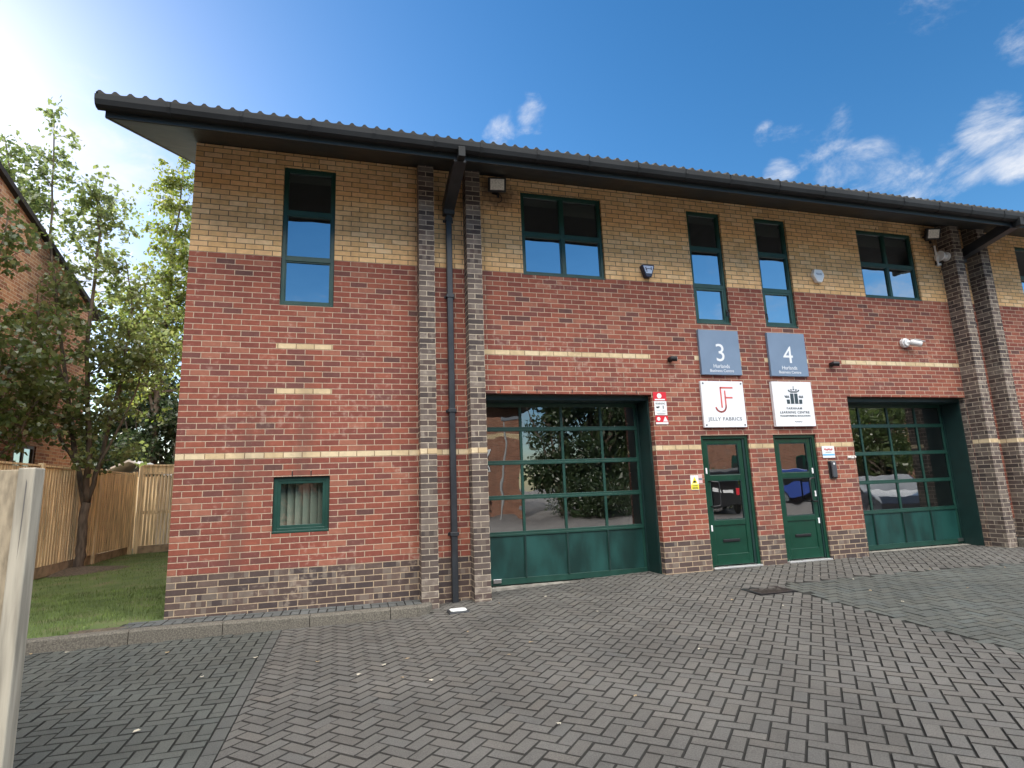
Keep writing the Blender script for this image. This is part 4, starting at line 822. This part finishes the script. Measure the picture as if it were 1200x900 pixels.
tm, lv = grow(b3, [([(0, 0, 0), (.05, 0, 2), (.0, .2, 4), (.1, .3, 6.6)], .06, .01, 1.6), ([(.05, 0, 1.4), (.1, .7, 3), (.05, 1.3, 5)], .045, .01, 1.2), ([(.05, 0, 1.4), (.1, -.6, 3), (.1, -1.0, 4.8)], .045, .01, 1.2), ([(.05, .2, 1.6), (.1, 1.4, 2.6), (.1, 2.1, 3.6)], .035, .01, .9)], 9, 24, 48, .12, .1, lambda p: p.x > NX + .12 or p.z > nroof(p.y) + .1)
tm.build('trunk', BARK, t, smooth=True); leaves_mesh(lv, .115, 'crown', LF4, t)
def bush(name, base, rad, h, nleaf, size, m_, label, cat, seed, group=None, z0=.2, core=True):
    rnd = random.Random(seed); t = thing(name, base, label, cat, group); tm = MB(); lv = []
    cl_ = [(Vector((rnd.gauss(0, rad * .42), rnd.gauss(0, rad * .42), rnd.uniform(z0, h * .88))), rnd.uniform(.28, .5) * rad) for _ in range(26)]
    for c, r_ in cl_: tm.tube([(0, 0, 0), (c.x * .35, c.y * .35, c.z * .5), tuple(c)], [.03 + .01 * h, .02 + .004 * h, .006], 5, cap=False)
    for _ in range(nleaf):
        c, r_ = rnd.choice(cl_); v = Vector((rnd.gauss(0, 1), rnd.gauss(0, 1), rnd.gauss(0, .9))); v = v / (v.length + 1e-6) * r_ * rnd.uniform(.55, 1.1); p = c + v
        if p.z > .05: lv.append(tuple(p))
    tm.build('stems', BARK, t); leaves_mesh(lv, size, 'crown', m_, t); return t
bush('evergreen_tree', (-3.9, 14.2, 0), 1.15, 5.3, 9000, .14, LF3, 'dense dark evergreen tree nearest to the corner of the brick building', 'tree', 15, z0=.8)
bush('evergreen_tree', (-6.6, 16.8, 0), 1.3, 5.4, 7000, .16, LF3, 'small dark evergreen tree filling the gap beside the neighbouring brick house', 'tree', 14, z0=.8)
bush('evergreen_tree', (-5.2, 15.5, 0), 1.6, 6.2, 12000, .15, LF3, 'dark evergreen tree behind the slatted wooden screen', 'tree', 11)
bush('evergreen_tree', (-8.3, 17.5, 0), 1.9, 6.5, 6000, .2, LF4, 'bushy green tree in the gap between the neighbouring house and the screen', 'tree', 12)
bush('ivy_bush', (-1.75, 9.6, .8), .38, 1.1, 1500, .075, LF3, 'small ivy bush climbing on the slatted screen beside the building', 'bush', 13, z0=.05)

# ------------------------------------------------------------------ NEIGHBOURING HOUSE behind the fence
H = thing('brick_house', (NX, 1.0, 0), 'neighbouring brick house with a dark sloping roof behind the wooden fence', 'house')
m = MB(); y0h, y1h = -10.0, 8.1; ridge_y = -.8; d_ = -8.0
zr_ = nroof(ridge_y + 1.0)
hz = lambda y: nroof(y + 1.0) if y >= ridge_y else zr_ - (ridge_y - y) * .307
wy = (5.2, 6.05, 1.6, 2.6)
for (a, b_, z0, z1) in ((y0h, wy[0], 0, 5.5), (wy[1], y1h, 0, 5.5), (wy[0], wy[1], 0, wy[2]), (wy[0], wy[1], wy[3], 5.5)): m.quad((0, a, z0), (0, b_, z0), (0, b_, z1), (0, a, z1))
m.add([(0, y0h, 5.5), (0, y1h, 5.5), (0, y1h, hz(y1h) - .1), (0, ridge_y, zr_ - .1), (0, y0h, hz(y0h) - .1)], [(0, 1, 2, 3, 4)])
m.quad((0, y1h, 0), (d_, y1h, 0), (d_, y1h, hz(y1h) - .1), (0, y1h, hz(y1h) - .1)); m.quad((0, y0h, 0), (d_, y0h, 0), (d_, y0h, hz(y0h) - .1), (0, y0h, hz(y0h) - .1)); m.quad((d_, y0h, 0), (d_, y1h, 0), (d_, y1h, 6), (d_, y0h, 6))
m.build('wall', NEI, H)
m = MB()
for sgn in (0, 1):
    pts = [(ridge_y, zr_), (y1h + .35, hz(y1h + .35))] if not sgn else [(ridge_y, zr_), (y0h - .35, hz(y0h - .35))]
    (ya, za), (yb, zb) = pts
    m.add([(.1, ya, za - .1), (.1, yb, zb - .1), (d_, yb, zb - .1), (d_, ya, za - .1), (.1, ya, za + .02), (.1, yb, zb + .02), (d_, yb, zb + .02), (d_, ya, za + .02)], [(0, 1, 2, 3), (4, 5, 6, 7), (0, 1, 5, 4), (1, 2, 6, 5), (2, 3, 7, 6), (3, 0, 4, 7)])
m.build('roof', TILE, H)
wf = MB(); wf.box((-.08, wy[0], wy[2]), (-.02, wy[0] + .07, wy[3])).box((-.08, wy[1] - .07, wy[2]), (-.02, wy[1], wy[3])).box((-.08, wy[0] + .07, wy[2]), (-.02, wy[1] - .07, wy[2] + .07)).box((-.08, wy[0] + .07, wy[3] - .07), (-.02, wy[1] - .07, wy[3])).box((-.07, (wy[0] + wy[1]) / 2 - .03, wy[2] + .07), (-.03, (wy[0] + wy[1]) / 2 + .03, wy[3] - .07))
wo_ = wf.build('window', mat('brown_window_frame', (.12, .09, .07), .5), H); MB().box((-.055, wy[0] + .07, wy[2] + .07), (-.05, wy[1] - .07, wy[3] - .07)).build('pane', GLASS, wo_); MB().box((-.3, wy[0], wy[2]), (-.28, wy[1], wy[3])).build('curtain', BLIND, wo_)

# ------------------------------------------------------------------ ACROSS THE YARD, behind the camera: what the glass reflects
def opp_building(x0, x1, y, h, label, wins):
    t = thing('office_building', (x0, y, 0), label, 'building'); W = x1 - x0; m = MB()
    for z0, z1, mi in ((-.2, h * .66, 0), (h * .66, h * .70, 1), (h * .70, h, 0)): m.quad((0, 0, z0), (W, 0, z0), (W, 0, z1), (0, 0, z1), mi)
    m.quad((0, 0, -.2), (0, -9, -.2), (0, -9, h), (0, 0, h)); m.quad((W, 0, -.2), (W, -9, -.2), (W, -9, h), (W, 0, h)); m.quad((0, -9, -.2), (W, -9, -.2), (W, -9, h), (0, -9, h)); m.build('wall', [OPP, CRM], t)
    MB().prism([(.9, h - .25), (.9, h - .05), (-4.5, h + 2.3), (-9.9, h - .05), (-9.9, h - .25)], 'x', -.6, W + .6).build('roof', TILE, t)
    for wx, wz, ww, wh in wins:
        wo2 = MB().ring(wx, wx + ww, wz, wz + wh, .08, .004, .06).box((wx + ww / 2 - .03, .006, wz + .08), (wx + ww / 2 + .03, .055, wz + wh - .08)).build('window', WHITE if x0 < 15 else GREEN, t); MB().box((wx + .08, .01, wz + .08), (wx + ww - .08, .03, wz + wh - .08)).build('pane', mat('dark_window', (.02, .024, .028), .1), wo2)
    return t
opp_building(-18, 11.4, -23, 6.2, 'brick building with white windows reflected in the left column of garage glass', [(26.4, 2.3, 1.3, 1.3), (22, 2.3, 1.3, 1.3), (17, 2.3, 1.3, 1.3), (12, 2.3, 1.3, 1.3)])
opp_building(21, 62, -25, 6.0, 'long sunlit brick building reflected in the glass of the entrance doors', [(2, 1.0, 1.2, 1.8), (5.5, .6, 3, 2.3), (10.5, 1, 1.2, 1.9), (14, .5, 3.2, 2.4), (20, 1, 1.2, 1.8), (24, .6, 3, 2.3), (30, 1, 1.2, 1.8)])
for i, (x, y, h, rr, lab) in enumerate([(12.6, -19.5, 8.5, 2.2, 'dark leafy tree reflected in the second column of the left garage door'), (15.2, -20.5, 9.5, 2.6, 'wide leafy tree reflected in the third column of the left garage door'), (18.2, -21, 8, 2.2, 'paler leafy tree reflected at the right edge of the left garage door'), (36, -21, 8, 2.8, 'tall tree reflected in the upper panes of the right garage door'), (-1.5, -16.5, 6.5, 2.3, 'dark tree reflected in the small square window'), (2.6, -18, 6, 2.2, 'second dark tree behind the camera, reflected beside the first in the small window')]):
    bush('broadleaf_tree', (x, y, -.16), rr, h, 15000, .19, (LF3, LF3, LF4, LF4, LF3, LF3)[i], lab, 'tree', 20 + i, z0=1.2)
for x, y, lab in ((13.2, -17.4, 'low dark hedge reflected left of the middle of the left garage door'), (16.6, -17.6, 'low dark hedge reflected right of the middle of the left garage door')):
    bush('hedge', (x, y, -.16), 1.9, 1.9, 9000, .12, LF3, lab, 'hedge', int(40 + x), z0=.1)
bush('laurel_bush', (22.0, -18.6, -.16), .9, 2.0, 3200, .16, LF2, 'rounded variegated bush reflected in the lower glass of a door', 'bush', 31, z0=.1)
def vehicle(name, loc, rot, prof, width, paint, label, cat, wx, plate=True):
    t = thing(name, loc, label, cat); t.rotation_euler.z = rot; n = len(prof); hw = width / 2; vs = []; rings = [(-hw, .78), (-hw * .97, 1), (hw * .97, 1), (hw, .78)]
    m = MB(); mid = [(x, z) for x, z in prof]; L2 = []
    for yy, k_ in ((-hw, 0), (-hw * .92, 1), (hw * .92, 1), (hw, 0)): L2.append([(x * (1 if k_ else .985), yy, z if k_ else (z - .05 if z > .6 else z + .02)) for x, z in mid])
    vs = [p for l in L2 for p in l]; fs = [(j * n + i, j * n + (i + 1) % n, (j + 1) * n + (i + 1) % n, (j + 1) * n + i) for j in range(3) for i in range(n)] + [tuple(range(n)), tuple(range(4 * n - 1, 3 * n - 1, -1))]
    m.add(vs, fs).build('body', paint, t, bevel=.03)
    for x in wx:
        for s_ in (-1, 1):
            wl = MB().disc((x, s_ * (hw - .2), .33), (0, s_, 0), .33, .22, 22).build('wheel', BLACK, t); MB().disc((x, s_ * (hw + .022), .33), (0, s_, 0), .2, .012, 16).build('rim', STEEL, wl)
    return t
vanp = [(-2.3, .3), (-2.35, .9), (-2.3, 1.85), (-2.1, 2.0), (1.0, 2.0), (1.5, 1.15), (2.25, .95), (2.35, .4)]
DG = mat('dark_window_glass', (.01, .012, .015), .08)
v = vehicle('van', (19.1, -17.0, -.16), R(-66), vanp, 1.9, mat('black_paint', (.012, .013, .016), .25, coat=.6), 'black van reflected in the lower glass of the left entrance door', 'van', (-1.45, 1.45))
MB().box((-2.37, -.75, 1.2), (-2.33, .75, 1.75)).build('rear_window', DG, v)
for s_ in (-1, 1): MB().box((-2.375, s_ * .8 - .09, .85), (-2.335, s_ * .8 + .09, 1.1)).build('tail_lamp', REDP, v)
MB().box((-2.38, -.55, .9), (-2.352, -.05, 1.02)).box((-2.38, .05, .9), (-2.352, .55, 1.02)).build('number_plate', WHITE, v)
v = vehicle('van', (29.0, -22.4, -.16), R(4), vanp, 1.9, mat('blue_paint', (.03, .07, .32), .25, coat=.6), 'blue van reflected in the glass of the right entrance door', 'van', (-1.45, 1.45)); MB().box((-1.5, .955, 1.15), (.9, .965, 1.75)).build('side_window', DG, v)
carp = [(-2.1, .3), (-2.15, .75), (-1.9, .95), (-1.35, 1.42), (.1, 1.45), (.85, .98), (1.9, .82), (2.15, .6), (2.12, .3)]
v = vehicle('car', (18.9, -6.4, -.16), R(118), carp, 1.75, mat('grey_paint', (.16, .18, .21), .25, metal=.3, coat=.7), 'grey parked car reflected low in the right garage door', 'car', (-1.3, 1.3))
MB().prism([(-1.25, .98), (-1.05, 1.35), (.05, 1.37), (.6, .98)], 'y', -.89, .89).build('side_windows', DG, v)
t = thing('street_lamp', (8.7, -16.5, -.16), 'slim grey lamp post reflected in the left column of garage glass', 'street lamp'); MB().tube([(0, 0, 0), (0, 0, 4.6)], [.05, .035], 10).build('pole', mat('galvanised_pole', (.28, .29, .29), .6), t); MB().box((-.1, -.1, 4.6), (.65, .1, 4.72)).build('lantern', GPRINT, t)
